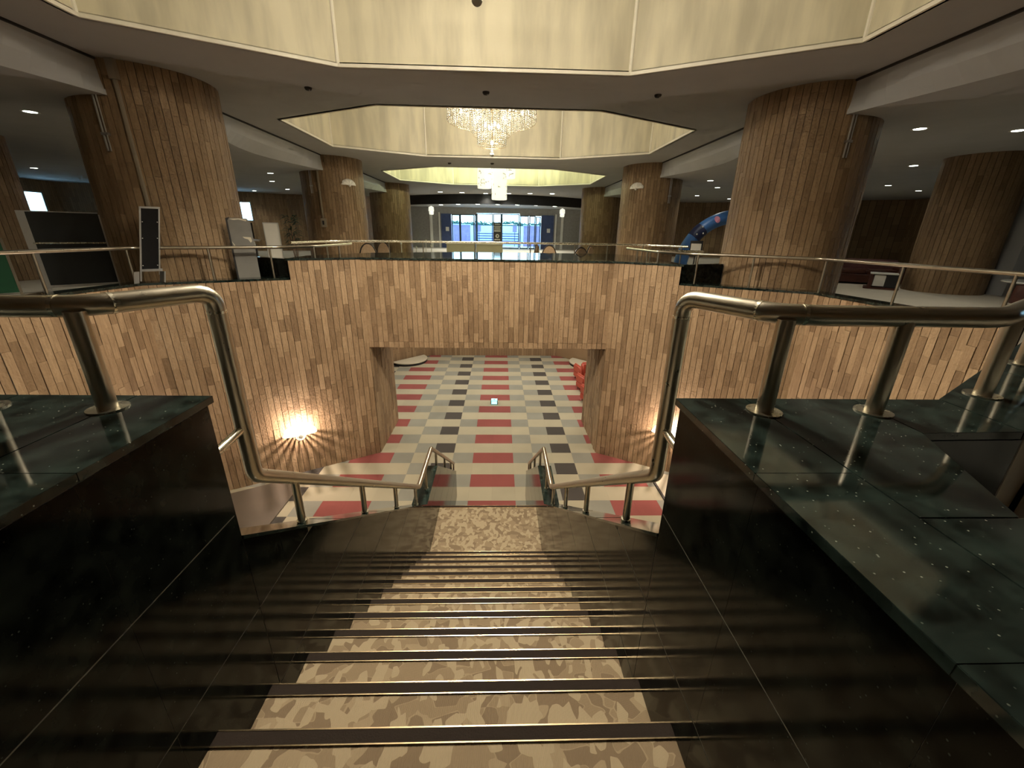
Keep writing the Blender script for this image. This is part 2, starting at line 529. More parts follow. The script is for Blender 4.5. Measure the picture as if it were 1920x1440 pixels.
def glass_mat(name, tint, refl=.10):
    m, nt, bs = new_mat(name)
    out = nt.nodes.get('Material Output')
    tr = N(nt, 'ShaderNodeBsdfTransparent'); tr.inputs[0].default_value = (*tint, 1)
    gl = N(nt, 'ShaderNodeBsdfGlossy'); gl.inputs['Roughness'].default_value = .03
    lw = N(nt, 'ShaderNodeLayerWeight'); lw.inputs['Blend'].default_value = .25
    mr = N(nt, 'ShaderNodeMapRange'); mr.inputs['To Min'].default_value = refl * .5; mr.inputs['To Max'].default_value = .8
    nt.links.new(lw.outputs['Fresnel'], mr.inputs['Value'])
    mx = N(nt, 'ShaderNodeMixShader')
    nt.links.new(mr.outputs[0], mx.inputs[0]); nt.links.new(tr.outputs[0], mx.inputs[1]); nt.links.new(gl.outputs[0], mx.inputs[2])
    nt.links.new(mx.outputs[0], out.inputs['Surface'])
    return m
M['pane'] = glass_mat('door_glass', (.86, .93, .97))

# ================================================================== THE SETTING
# ---- lower floor with carpet tiles
floor = struct(MB().box(-7.5, 7.5, 1.0, 19.5, -.2, -.008).build('floor', M['floorbase']))
Y0 = 7.773
def tile_kind(c, j):
    k = c % 6
    if j % 2 == 0:
        return 'red' if k in (0, 5) else 'grey' if k in (1, 4) else 'beige'
    return 'black' if k == 3 else 'grey' if k == 2 else 'beige'
def in_hall(x, y):
    X = abs(x - A)
    if y < 9.3:
        if X > 5.9 + .3 or y > 9.3 - (X - 2.75) * .594 + .35: return False
        if X < .62 and y < 6.5: return False
        return y > 4.2 or X < 3.5
    if y < 11.2: return X < 3.0
    if y > 18.15: return False
    return X < 6.3 and y < 18.05 - max(0, X - 2.9) * .98
tiles = []
for c in range(-12, 12):
    for j in range(-9, 21):
        x, y = (c + .5) * .5, Y0 + (j + .5) * .5
        if in_hall(x, y):
            tiles.append((x, y, tile_kind(c, j)))
tiles.sort(key=lambda t: -max(0, (1 if (abs(t[0]) < 4.9 and t[1] > 5.6) else 0)) / ((t[0] - .145) ** 2 + t[1] ** 2))
_tm = {k: MB().box(-.2495, .2495, -.2495, .2495, -.0078, 0).mesh('carpet_tile', M[k]) for k in ('beige', 'grey', 'black', 'red')}
for x, y, k in tiles[:300]:
    o = link('carpet_tile', _tm[k], floor); o.location = (x, y, 0)
_ks = ['beige', 'grey', 'black', 'red']
mb = MB()
for x, y, k in tiles[300:]:
    mb.box(x - .2495, x + .2495, y - .2495, y + .2495, -.0078, 0, mi=_ks.index(k))
stuff(mb.build('carpet_tile_field', [M[k] for k in _ks], floor))

# ---- upper floor with the octagonal opening
def slab_with_holes(name, outer, holes, z0, z1, mat, side_mat=None):
    mb = MB()
    loops = [outer] + holes
    pts = [p for l in loops for p in l]
    tr = tessellate_polygon([[Vector((p[0], p[1], 0)) for p in l] for l in loops])
    for t in tr:
        a, c, d = [pts[i] for i in t]
        if (c[0] - a[0]) * (d[1] - a[1]) - (c[1] - a[1]) * (d[0] - a[0]) < 0: t = t[::-1]
        mb.poly([(pts[i][0], pts[i][1], z1) for i in t])
        mb.poly([(pts[i][0], pts[i][1], z0) for i in t[::-1]])
    for l in loops:
        n = len(l)
        for i in range(n):
            p, q = l[i], l[(i + 1) % n]
            mb.poly([(p[0], p[1], z0), (q[0], q[1], z0), (q[0], q[1], z1), (p[0], p[1], z1)])
    return mb.build(name, mat)

well = [(ST - .73, .2), (ST + .73, .2), (ST + .73, 1.17), (1.56, 1.17), (A + 6.28, 4.1), (A + 6.28, 4.6), (A + 5.97, 7.43), (A + 2.77, 9.34),
        (A - 2.77, 9.34), (A - 5.97, 7.43), (A - 6.28, 4.6), (A - 6.28, 4.1), (-1.588, 1.17), (ST - .73, 1.17)]
outer_floor = [(-22, -4.2), (22, -4.2), (22, 23), (13, 28.2), (9, 28.4), (9, 37.2), (-9, 37.2), (-9, 28.4), (-13, 28.2), (-22, 23)]
struct(slab_with_holes('floor_upper', outer_floor, [well], UF - .3, UF, M['upfloor']))

# ---- walls round the well, clad in upright strips
def clad_wall(name, facets, mat=M['plank'], limit=300):
    mb = MB()
    for p0, p1, z0, z1 in facets:
        a = Vector((p0[0], p0[1])); b = Vector((p1[0], p1[1])); d = (b - a).normalized(); nr = Vector((d.y, -d.x))
        q = [a, b, b - nr * .2, a - nr * .2]
        mb.prism([(p.x, p.y) for p in q], z0, z1)
    w = struct(mb.build(name, M['backing']))
    pc = []
    for p0, p1, z0, z1 in facets:
        pc += facet_pieces(p0, p1, z0, z1, flip=True)
    put_planks(pc, mat, w, limit)
    return w

BT = 4.70      # top of the bridge front
LW = 4.33      # top of the low well walls
xl, xr = A - 2.75, A + 2.75
wb = struct(MB().box(xl - .02, xr + .02, 9.3, 9.55, 2.765, BT).box(xl - .3, xr + .3, 9.55, 11.2, 2.765, 3.6).build('wall_bridge', M['backing']))
pc = facet_pieces((xl, 9.3), (xr, 9.3), 2.895, BT, flip=True)
row = facet_pieces((xl, 9.3), (xr, 9.3), 2.757, 2.893, lo=.2, hi=.3, flip=True)
put_planks(pc + row, M['plank'], wb, 300)
WL = clad_wall('wall_left', [((A - 5.95, 7.4), (A - 3.95, 8.5875), 0, LW), ((A - 3.95, 8.5875), (A - 2.75, 9.3), 0, BT)])
WR = clad_wall('wall_right', [((A + 2.75, 9.3), (A + 3.95, 8.5875), 0, BT), ((A + 3.95, 8.5875), (A + 5.95, 7.4), 0, LW)])
WLS = clad_wall('wall_left_side', [((A - 6.25, 4.6), (A - 5.95, 7.4), 0, LW)])
WRS = clad_wall('wall_right_side', [((A + 5.95, 7.4), (A + 6.25, 4.6), 0, LW)])
clad_wall('wall_passage_left', [((xl, 9.32), (xl, 11.2), 0, 2.765)])
clad_wall('wall_passage_right', [((xr, 11.2), (xr, 9.32), 0, 2.765)])
# near side of the well, under the parapets
for s, nm in ((-1, 'left'), (1, 'right')):
    mb = MB()
    f = lambda x: x if s > 0 else -.028 - x
    q = [(f(1.56), 1.15), (f(.93), 1.15), (f(.93), .95), (f(1.6), .95), (f(6.2), 3.8), (f(6.2), 4.7), (f(6.12), 4.7), (f(6.12), 4.02)]
    struct(mb.prism(q, 0, UF).build('wall_near_' + nm, M['farwood']))

# ---- lower hall beyond the bridge
hall = [(xl, 11.2), (A - 6.3, 11.2), (A - 6.3, 14.75), (-2.97, 18.07), (2.75, 18.15), (A + 6.3, 14.7), (A + 6.3, 11.2), (xr, 11.2)]
nms = ['hall_near_left', 'hall_left', 'hall_angle_left', 'hall_back', 'hall_angle_right', 'hall_right', 'hall_near_right']
for i, nm in enumerate(nms):
    struct(upright('wall_' + nm, hall[i], hall[i + 1], 0, 3.5, M['farwood'], thick=.15, flip=True))
struct(MB().box(A - 6.5, A + 6.5, 11.2, 18.4, 3.45, 3.6).build('ceiling_lower', M['sideceil']))

# ---- main ceiling with three octagonal coffers
def octo(cy, hy=3.13, hx=5.07, e=2.37, v=1.66):
    return [(A - e, cy - hy), (A + e, cy - hy), (A + hx, cy - v), (A + hx, cy + v), (A + e, cy + hy), (A - e, cy + hy), (A - hx, cy + v), (A - hx, cy - v)]
coffers = [octo(4.92), octo(13.29), octo(22.2, 3.35, 5.0, 2.4, 1.75)]
ceil = struct(slab_with_holes('ceiling', [(A - 6.1, -4.2), (A + 6.1, -4.2), (A + 6.1, 28.5), (A + 8.5, 28.5), (A + 8.5, 36), (A - 8.5, 36), (A - 8.5, 28.5), (A - 6.1, 28.5)], coffers, CE, CE + .06, M['ceiling']))
CH = 1.95
for ci, oc in enumerate(coffers):
    for i in range(8):
        p, q = oc[i], oc[(i + 1) % 8]
        a = Vector((*p, 0)); b = Vector((*q, 0)); d = (b - a).normalized(); nr = Vector((d.y, -d.x, 0))
        mb = MB().prism([(p[0], p[1]), (q[0], q[1]), (q[0] + nr.x * .06, q[1] + nr.y * .06), (p[0] + nr.x * .06, p[1] + nr.y * .06)], CE, CE + CH)
        mb.build('coffer_panel', M['coffer'], ceil)
        # bright bead along the bottom edge and at the corner
        inn = -nr
        pts = [a, b, b + inn * .035, a + inn * .035]
        MB().prism([(t.x, t.y) for t in pts], CE - .012, CE + .035).build('coffer_edge', M['coffertrim'], ceil)
        MB().tube([(p[0] , p[1], CE), (p[0], p[1], CE + CH)], .03, 8).build('coffer_corner', M['coffertrim'], ceil)
    MB().prism(oc, CE + CH, CE + CH + .08).build('coffer_lid', M['ceiling'], ceil)

# ---- side ceilings, bowed fascias, grooves
def bow(y): return 6.30 - .36 * math.cos(2 * PI * (y - 9.05) / 8.6)
for s, nm in ((-1, 'left'), (1, 'right')):
    mb = MB()
    ys = [-4.2 + .32 * i for i in range(103)]
    prof = [(0.0, CE), (.10, CE - .10), (.35, CE - .28), (.75, CE - .42), (1.0, SCE)]
    rows = []
    for y in ys:
        rows.append([(A + s * (6.1 + (bow(y) - 6.1) * t), y, z) for t, z in prof])
    for i in range(len(rows) - 1):
        for k in range(len(prof) - 1):
            q = [rows[i][k], rows[i + 1][k], rows[i + 1][k + 1], rows[i][k + 1]]
            mb.poly(q if s < 0 else q[::-1])
    struct(mb.build('trim_fascia_' + nm, M['fascia'], smooth=True))
    struct(MB().box(A + s * 6.07, A + s * 6.13, -4.2, 28.4, CE - .03, CE + .06).build('trim_groove_' + nm, M['groove']))
    pts = [(A + s * bow(y), y) for y in ys] + [(s * 22, 28.5), (s * 22, -4.2)]
    struct(MB().prism(pts, SCE, SCE + .08).build('ceiling_' + nm, M['sideceil']))

# ---- outer walls of the upper floor (with small windows and a door)
def wall_open(name, p0, p1, z0, z1, opens, mat, thick=.2):
    """opens: (s0, s1, za, zb) along the wall; face looks to the right of p0->p1"""
    a = Vector((p0[0], p0[1], 0)); b = Vector((p1[0], p1[1], 0)); d = (b - a); L = d.length; d.normalize()
    ang = math.atan2(d.y, d.x)
    Mx = Matrix.Translation(a) @ Matrix.Rotation(ang, 4, 'Z')
    mb = MB(); s = 0
    for s0, s1, za, zb in sorted(opens):
        mb.box(s, s0, 0, thick, z0, z1, M=Mx)
        mb.box(s0, s1, 0, thick, z0, za, M=Mx); mb.box(s0, s1, 0, thick, zb, z1, M=Mx)
        s = s1
    mb.box(s, L, 0, thick, z0, z1, M=Mx)
    return struct(mb.build(name, mat)), Mx
WT = CE + .1
lw_, MxL = wall_open('wall_upper_left', (-21.8, -4), (-21.8, 23), UF, WT, [(24.9, 26.3, 5.55, 6.75)], M['farwood'])
la_, MxA = wall_open('wall_upper_left_angle', (-21.8, 23), (-13, 28), UF, WT, [(6.9, 8.2, 5.65, 6.75)], M['farwood'])
wall_open('wall_upper_left_back', (-13, 28), (-8.6, 28.2), UF, WT, [], M['farwood'])
wall_open('wall_entry_left', (-8.6, 28.2), (-8.6, 37), UF, WT, [], M['farwood'])
wall_open('wall_entry_right', (8.4, 37), (8.4, 28.2), UF, WT, [], M['farwood'])
wall_open('wall_upper_right_back', (8.4, 28.2), (13, 28), UF, WT, [], M['farwood'])
wall_open('wall_upper_right_angle', (13, 28), (21.8, 23), UF, WT, [], M['farwood'])
wall_open('wall_upper_right', (21.8, 23), (21.8, -4), UF, WT, [(12.2, 13.6, 4.35, 6.2)], M['farwood'])
wall_open('wall_behind', (21.8, -4), (-21.8, -4), UF, WT, [], M['farwood'])
def window(name, Mx, s0, s1, za, zb, parts=1):
    w = struct(MB().box(s0, s1, .08, .1, za, zb, M=Mx).build(name, M['pane']))
    f = MB()
    for q in ((s0, s0 + .06, za, zb), (s1 - .06, s1, za, zb), (s0, s1, za, za + .06), (s0, s1, zb - .06, zb)):
        f.box(q[0], q[1], .03, .15, q[2], q[3], M=Mx)
    f.build('window_frame', M['alu'], w)
    return w
window('window_1', MxL, 24.9, 26.3, 5.55, 6.75)
window('window_2', MxA, 6.9, 8.2, 5.65, 6.75)
_, MxR = None, Matrix.Translation((21.8, 23, 0)) @ Matrix.Rotation(-PI / 2, 4, 'Z')
window('window_3', MxR, 12.2, 13.6, 4.35, 6.2)
# roof over everything
struct(MB().box(-22.2, 22.2, -4.4, 37.3, CE + CH + .1, CE + CH + .2).build('ceiling_roof', M['ceiling']))
for nm, q in (('left', (-22.2, -22, -4.4, 37.3)), ('right', (22, 22.2, -4.4, 37.3)), ('back', (-22.2, 22.2, -4.4, -4.2)), ('front', (-22.2, 22.2, 37.2, 37.3))):
    struct(MB().box(*q, WT - .05, CE + CH + .1).build('wall_roof_' + nm, M['ceiling']))

# ---- entrance: dark curved soffit, front with glass doors
mb = MB(); n = 24
arc = []
for i in range(n + 1):
    t = -1 + 2 * i / n
    arc.append((A + t * 8.4, 31.4 + 4.2 * t * t))
pts = arc + [(x, y + .35) for x, y in arc[::-1]]
struct(mb.prism(pts, 7.12, CE).build('trim_entry_soffit', M['black_matt']))
pts = [(x, y + .35) for x, y in arc] + [(A + 8.4, 37), (A - 8.4, 37)]
struct(MB().prism(pts, 7.14, 7.2).build('ceiling_entry', M['sideceil']))
M['navy'] = plain('door_navy', (.06, .09, .21), .3, vary=.1)
M['frame'] = plain('door_frame', (.03, .06, .075), .3, vary=.1)
M['grille'] = plain('entry_grey_wall', (.34, .33, .31), .35, vary=.1)
fx = [(-8.5, -5.75), (-5.49, -3.95), (3.56, 5.27), (5.53, 8.3)]
mb = MB()
mb.box(-8.5, -3.95, 37, 37.2, UF, WT).box(3.56, 8.3, 37, 37.2, UF, WT).box(-3.95, 3.56, 37, 37.2, 6.74, WT).box(-3.95, -1.84, 37.02, 37.16, 6.6, 6.74).box(1.76, 3.56, 37.02, 37.16, 6.58, 6.74)
struct(mb.build('wall_entry', M['grille']))
# pale pilasters and navy side doors on the entry wall
for i, (x0, x1) in enumerate(((-5.72, -5.50), (-4.98, -4.88), (5.22, 5.42), (4.72, 4.84))):
    struct(MB().box(x0, x1, 36.88, 37, UF, 6.75).build('trim_%d' % (i + 1), M['white']))
for i, (x0, x1) in enumerate(((-4.78, -3.95), (3.6, 4.62))):
    d = struct(MB().box(x0, x1, 36.93, 37.0, UF, 6.65).build('door_%d' % (i + 1), M['navy']))
    MB().box((x0 + x1) / 2 - .05, (x0 + x1) / 2 + .22, 36.9, 36.93, 5.3, 5.62).build('notice', M['white'], d)
# glazed leaves
edges = [-3.9, -3.24, -2.10, -1.90, -.47, .25, 1.76, 2.56, 3.12, 3.5]
gl = [(-3.9, -3.24, 6.6), (-3.2, -2.06, 6.62), (-2.0, -1.86, 6.62), (-1.82, -.50, 6.72), (-.44, .22, 6.72), (.26, 1.72, 6.72), (1.8, 2.5, 6.6), (2.58, 3.06, 6.6), (3.12, 3.5, 6.55)]
for i, (x0, x1, zt) in enumerate(gl):
    d = struct(MB().box(x0 + .05, x1 - .05, 37.05, 37.07, UF + .08, zt - .06).build('window_%d' % (i + 4), M['pane']))
    f = MB()
    f.box(x0 - .02, x0 + .06, 37, 37.14, UF, zt).box(x1 - .06, x1 + .02, 37, 37.14, UF, zt).box(x0, x1, 37, 37.14, zt - .07, zt).box(x0, x1, 37, 37.14, UF, UF + .09)
    f.build('window_frame', M['frame'], d)

# ---- outside
M['pave'] = plain('outside_paving', (.42, .46, .52), .9, vary=.08, vscale=1)
M['outwall'] = plain('outside_wall', (.46, .52, .80), .9, vary=.05, vscale=1)
M['outbrick'] = plain('outside_brick', (.24, .20, .36), .9, vary=.15, vscale=3)
M['step_edge'] = plain('outside_step_dark', (.03, .045, .11), .8, vary=.1)  # dark colour of the step nosings, also on the lamp posts
struct(MB().box(-30, 30, 37.2, 62, UF - .3, UF - .03).build('floor_outside', M['pave']))
struct(MB().box(-30, 30, 50, 50.4, UF - .03, 5.95).build('wall_outside', M['outwall']))
ox = thing('outdoor_steps', (0, 44, UF - .03), 0, 'pale outdoor steps with dark edges rising beyond the glass doors', 'steps')
for i in range(6):
    y = 43.4 + i * .9; z = UF + .02 + i * .235
    st = MB().box(-2.3, 2.1, y, y + .9 if i < 5 else 49.9, UF - .03, z).build('step', M['outwall'], ox)
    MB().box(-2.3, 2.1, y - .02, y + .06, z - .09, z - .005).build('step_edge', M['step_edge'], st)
for x0, x1, lab in ((-4.6, -2.9, 'lilac brick pier outside, left of the outdoor steps'), (2.5, 4.1, 'lilac brick pier outside, right of the outdoor steps')):
    p = thing('brick_pier', ((x0 + x1) / 2, 44.5, UF - .03), 0, lab, 'pier')
    MB().box(x0, x1, 44.3, 44.9, UF - .03, 5.9).build('pier_body', M['outbrick'], p)
    MB().box(x0 - .05, x1 + .05, 44.25, 44.95, 5.9, 5.98).build('coping', M['outwall'], p)
for x, lab in ((-1.95, 'dark outdoor post lamp left of the outdoor steps'), (1.55, 'dark outdoor post lamp right of the outdoor steps')):
    p = thing('post_lamp', (x, 43.0, UF - .03), 0, lab, 'lamp')
    MB().box(-.03, .03, -.03, .03, 0, 1.6).build('post', M['step_edge'], p, world=False)
    MB().box(-.2, .2, -.05, .05, 1.35, 1.95).build('lamp_box', M['outbrick'], p, world=False)
# hedge on the outside wall
M['hedge'] = plain('hedge_leaf', (.04, .13, .10), .8, vary=.3, vscale=8)
rnd = random.Random(5)
hp = thing('hedge', (0, 50.2, 5.95), 0, 'clipped hedge along the top of the outside wall', 'hedge')
mb = MB()
for i in range(2600):
    x = rnd.uniform(-14, 14); y = rnd.uniform(50.0, 50.8); z = 5.93 + abs(rnd.gauss(0, .12)) + .12 * (1 + math.sin(x * 1.3) * math.sin(x * .37 + 1))
    a = rnd.uniform(0, PI); s_ = rnd.uniform(.06, .13); t = rnd.uniform(-.6, .6)
    mb.poly([(x - s_ * math.cos(a), y - s_ * math.sin(a), z), (x, y, z - s_ * .6), (x + s_ * math.cos(a), y + s_ * math.sin(a), z + t * s_), (x, y, z + s_)])
stuff(mb.build('foliage', M['hedge'], hp))
MB().box(-14, 14, 50.35, 50.75, 5.9, 6.08).build('hedge_core', M['hedge'], hp)

# ================================================================== COLUMNS
def column(x, y, label, r=1.12, z0=UF, z1=CE, limit=0, lo=.3, hi=.8, group='wood clad columns'):
    t = thing('wood_column', (x, y, z0), 0, label, 'column', group)
    MB().lathe([(0, 0), (r - .012, 0), (r - .012, z1 - z0), (0, z1 - z0)], 48, (x, y, z0)).build('core', M['backing'], t, smooth=True)
    n = round(2 * PI * r / .114); w = 2 * PI * r / n
    pc = []
    for k in range(n):
        a = 2 * PI * (k + .5) / n
        nr = Vector((math.cos(a), math.sin(a), 0))
        for z_a, z_b in split_len(z0, z1, lo, hi):
            pr = random.uniform(0, .007)
            pc.append((Vector((x, y, (z_a + z_b) / 2)) + nr * (r - .008 + pr / 2), a + PI / 2, w - .0085, .018 + pr, z_b - z_a - .002, nr))
    put_planks(pc, M['plankcol'], t, limit)
    return t
colL = column(A - 6.22, 9.06, 'nearest huge round wood clad column on the left', limit=260)
colR = column(A + 6.20, 9.03, 'nearest huge round wood clad column on the right', limit=260)
col2L = column(A - 6.17, 17.65, 'second round wood column on the left, with shell lamp and cable duct')
col2R = column(A + 6.15, 17.65, 'second round wood column on the right, with shell lamp')
column(A - 6.15, 26.3, 'farthest round wood column on the left beside the entrance')
column(A + 6.15, 26.3, 'farthest round wood column on the right beside the entrance')
column(12.25, 11.2, 'slim wood clad pier at the right edge beside the pale pilaster', r=.82, z1=SCE)
column(-12.4, 11.1, 'slim wood clad pier at the far left edge', r=.82, z1=SCE)
struct(MB().box(12.95, 13.35, 10.3, 10.75, UF, SCE).build('trim_pilaster', M['fascia']))
# ducts and rods on the columns
def skin(cx, cy, az, r=1.12):
    """point on a column's face in the plan direction az (degrees) from the stair head"""
    dx, dy = cx - .145, cy; d = math.hypot(dx, dy); b = math.radians(az) - math.atan2(dx, dy)
    h = d * math.cos(b) - math.sqrt(max(.0001, r * r - (d * math.sin(b)) ** 2))
    return .145 + h * math.sin(math.radians(az)), h * math.cos(math.radians(az))
x, y = skin(A - 6.22, 9.06, -37.5)
t = thing('cable_duct', (x, y, 5.6), 0, 'thin tan cable duct running down the near left column', 'cable duct')
MB().box(x - .02, x + .02, y - .04, y + .02, 5.62, CE - .25).build('duct', M['tan'], t)
MB().box(x - .06, x + .06, y - .06, y + .02, CE - .28, CE).build('duct_box', M['tan'], t)
x, y = skin(A - 6.17, 17.65, -21.5)
t = thing('cable_duct', (x, y, 5.0), 0, 'thin tan cable duct with switch box on the second left column', 'cable duct')
MB().box(x - .02, x + .02, y - .05, y + .02, 5.66, CE).build('duct', M['tan'], t)
sb = MB().box(x - .09, x + .09, y - .09, y + .02, 5.36, 5.66).build('switch_box', M['tan'], t)
MB().box(x - .03, x + .03, y - .10, y - .09, 5.44, 5.58).build('switch', M['black_matt'], sb)
for cx, cy, a_, z0, z1, lab in ((A - 6.22, 9.06, -39.3, 6.45, 7.62, 'chrome curtain rod high on the near left column'), (A + 6.20, 9.03, 36.8, 6.6, 7.52, 'chrome curtain rod high on the near right column'),
                    (A - 6.17, 17.65, -22.4, 6.5, 7.6, 'chrome curtain rod on the second left column'), (A + 6.15, 17.65, 20.6, 6.4, 7.5, 'chrome curtain rod on the second right column')):
    x, y = skin(cx, cy, a_)
    t = thing('curtain_rod', (x, y, z0), 0, lab, 'rod')
    MB().tube([(x, y - .03, z0), (x, y - .03, z1)], .016, 8).build('rod', M['alu'], t, smooth=True)
    MB().tube([(x + .05, y - .03, z0), (x + .05, y - .03, z1)], .011, 8).build('rod', M['alu'], t, smooth=True)
    for z in (z0 + .25, z1 - .2):
        MB().box(x - .03, x + .08, y - .05, y + .03, z - .02, z + .02).build('bracket', M['alu'], t)

# ================================================================== STAIRCASE
NY, NZ, RI, TR = .863, 3.789, .1855, .2683
LZ = NZ - 13 * RI          # landing level
LY0, LY1 = NY + 12 * TR, 5.245
XA, XB = ST - .729, ST + .729
stair = thing('staircase', (ST, .6, 0), 0, 'carpeted staircase with a landing between dark granite sides', 'staircase')
def step(y0, y1, z, under, name='step'):
    mb = MB().box(XA, XB, y0, y1, under, z)
    s_ = mb.build(name, M['leaf'], stair)
    MB().box(XA, XB, y1 - .034, y1 + .010, z - .002, z + .004).box(XA, XB, y1 + .001, y1 + .010, z - .035, z).build('nosing', M['nosing'], s_)
    MB().box(XA, XB, y1 - .037, y1 - .033, z - .001, z + .0050).box(XA, XB, y1 + .007, y1 + .0115, z - .004, z + .0050).build('nosing_edge', M['brass'], s_)
    return s_
step(.2, NY - TR, UF, UF - .4)
step(NY - TR, NY, NZ, NZ - .35)
for i in range(1, 13):
    z = NZ - i * RI
    step(NY + (i - 1) * TR, NY + i * TR, z, z - .35)
step(LY0, LY1, LZ, LZ - .3, 'landing')
R2, T2 = LZ / 7, .25
for k in range(1, 7):
    z = LZ - k * R2
    step(LY1 + (k - 1) * T2, LY1 + k * T2, z, max(0, z - .35))
# granite stringers each side
def stz(y):     # top of the stringer
    if y < 4.30: return 4.285 - .70 * (y - 1.18)
    if y < 5.20: return 2.10
    return 2.10 - (y - 5.20) * .667
TSTR = .185
for s in (-1, 1):
    xi = XA if s < 0 else XB
    x0, x1 = (xi - TSTR, xi) if s < 0 else (xi, xi + TSTR)
    prof = [(1.18, 0), (1.18, stz(1.18)), (4.30, stz(4.3)), (5.20, stz(5.2)), (7.42, stz(7.42)), (7.42, 0)]
    Mx = Matrix(((0, 0, 1, 0), (1, 0, 0, 0), (0, 1, 0, 0), (0, 0, 0, 1)))
    g = MB().prism(prof, x0 + .0010, x1 - .0010, M=Mx).build('stringer', M['grout'], stair)
    # cladding slabs on the inner face, in level courses, cut along the slope
    def clip_rect(ya, yb, za, zb):
        """part of a course slab below the sloping top"""
        ys = [ya + (yb - ya) * k / 24 for k in range(25)] + [y for y in (4.30, 5.20) if ya < y < yb]
        ys = sorted(y for y in ys if stz(y) - .001 > za + .004)
        if len(ys) < 2 or ys[-1] - ys[0] < .02: return None
        tops = [(y, min(zb, stz(y) - .001)) for y in ys]
        res = [tops[0]]
        for k in range(1, len(tops) - 1):
            a, b, c = res[-1], tops[k], tops[k + 1]
            if abs((b[0] - a[0]) * (c[1] - a[1]) - (b[1] - a[1]) * (c[0] - a[0])) > 1e-6: res.append(b)
        res.append(tops[-1])
        return [(ys[0], za), (ys[-1], za)] + res[::-1]
    zc = [4.39 - .42 * k for k in range(12)]
    for k in range(len(zc) - 1):
        zb, za = zc[k], max(0.0, zc[k + 1])
        y = 1.18 + (.32 if k % 2 else 0) - .64
        while y < 7.42:
            ya, yb = max(1.18, y), min(7.42, y + .84)
            if yb - ya > .03:
                q = clip_rect(ya + .0006, yb - .0006, za + .0024, zb - .0024)
                if q:
                    # shallow slab
                    a_, b_ = (xi - .010, xi) if s < 0 else (xi, xi + .010)
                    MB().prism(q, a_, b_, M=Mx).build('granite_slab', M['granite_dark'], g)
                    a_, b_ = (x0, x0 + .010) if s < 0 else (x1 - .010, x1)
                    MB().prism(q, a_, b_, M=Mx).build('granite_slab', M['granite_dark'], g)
            y += .84
    # coping
    for ya, yb in ((1.18, 4.30), (4.30, 5.20), (5.20, 7.42)):
        n = max(1, round((yb - ya) / .8))
        for i in range(n):
            y0, y1 = ya + (yb - ya) * i / n, ya + (yb - ya) * (i + 1) / n
            q = [(y0 + .001, stz(y0 + 1e-4)), (y1 - .001, stz(y1 - 1e-4)), (y1 - .001, stz(y1 - 1e-4) + .014), (y0 + .001, stz(y0 + 1e-4) + .014)]
            MB().prism(q, x0 - .004, x1 + .004, M=Mx).build('coping', M['granite'], g)
    q = (x0, x1, 7.42, 7.43, 0, stz(7.42))
    MB().box(*q).build('end_slab', M['granite_dark'], g)

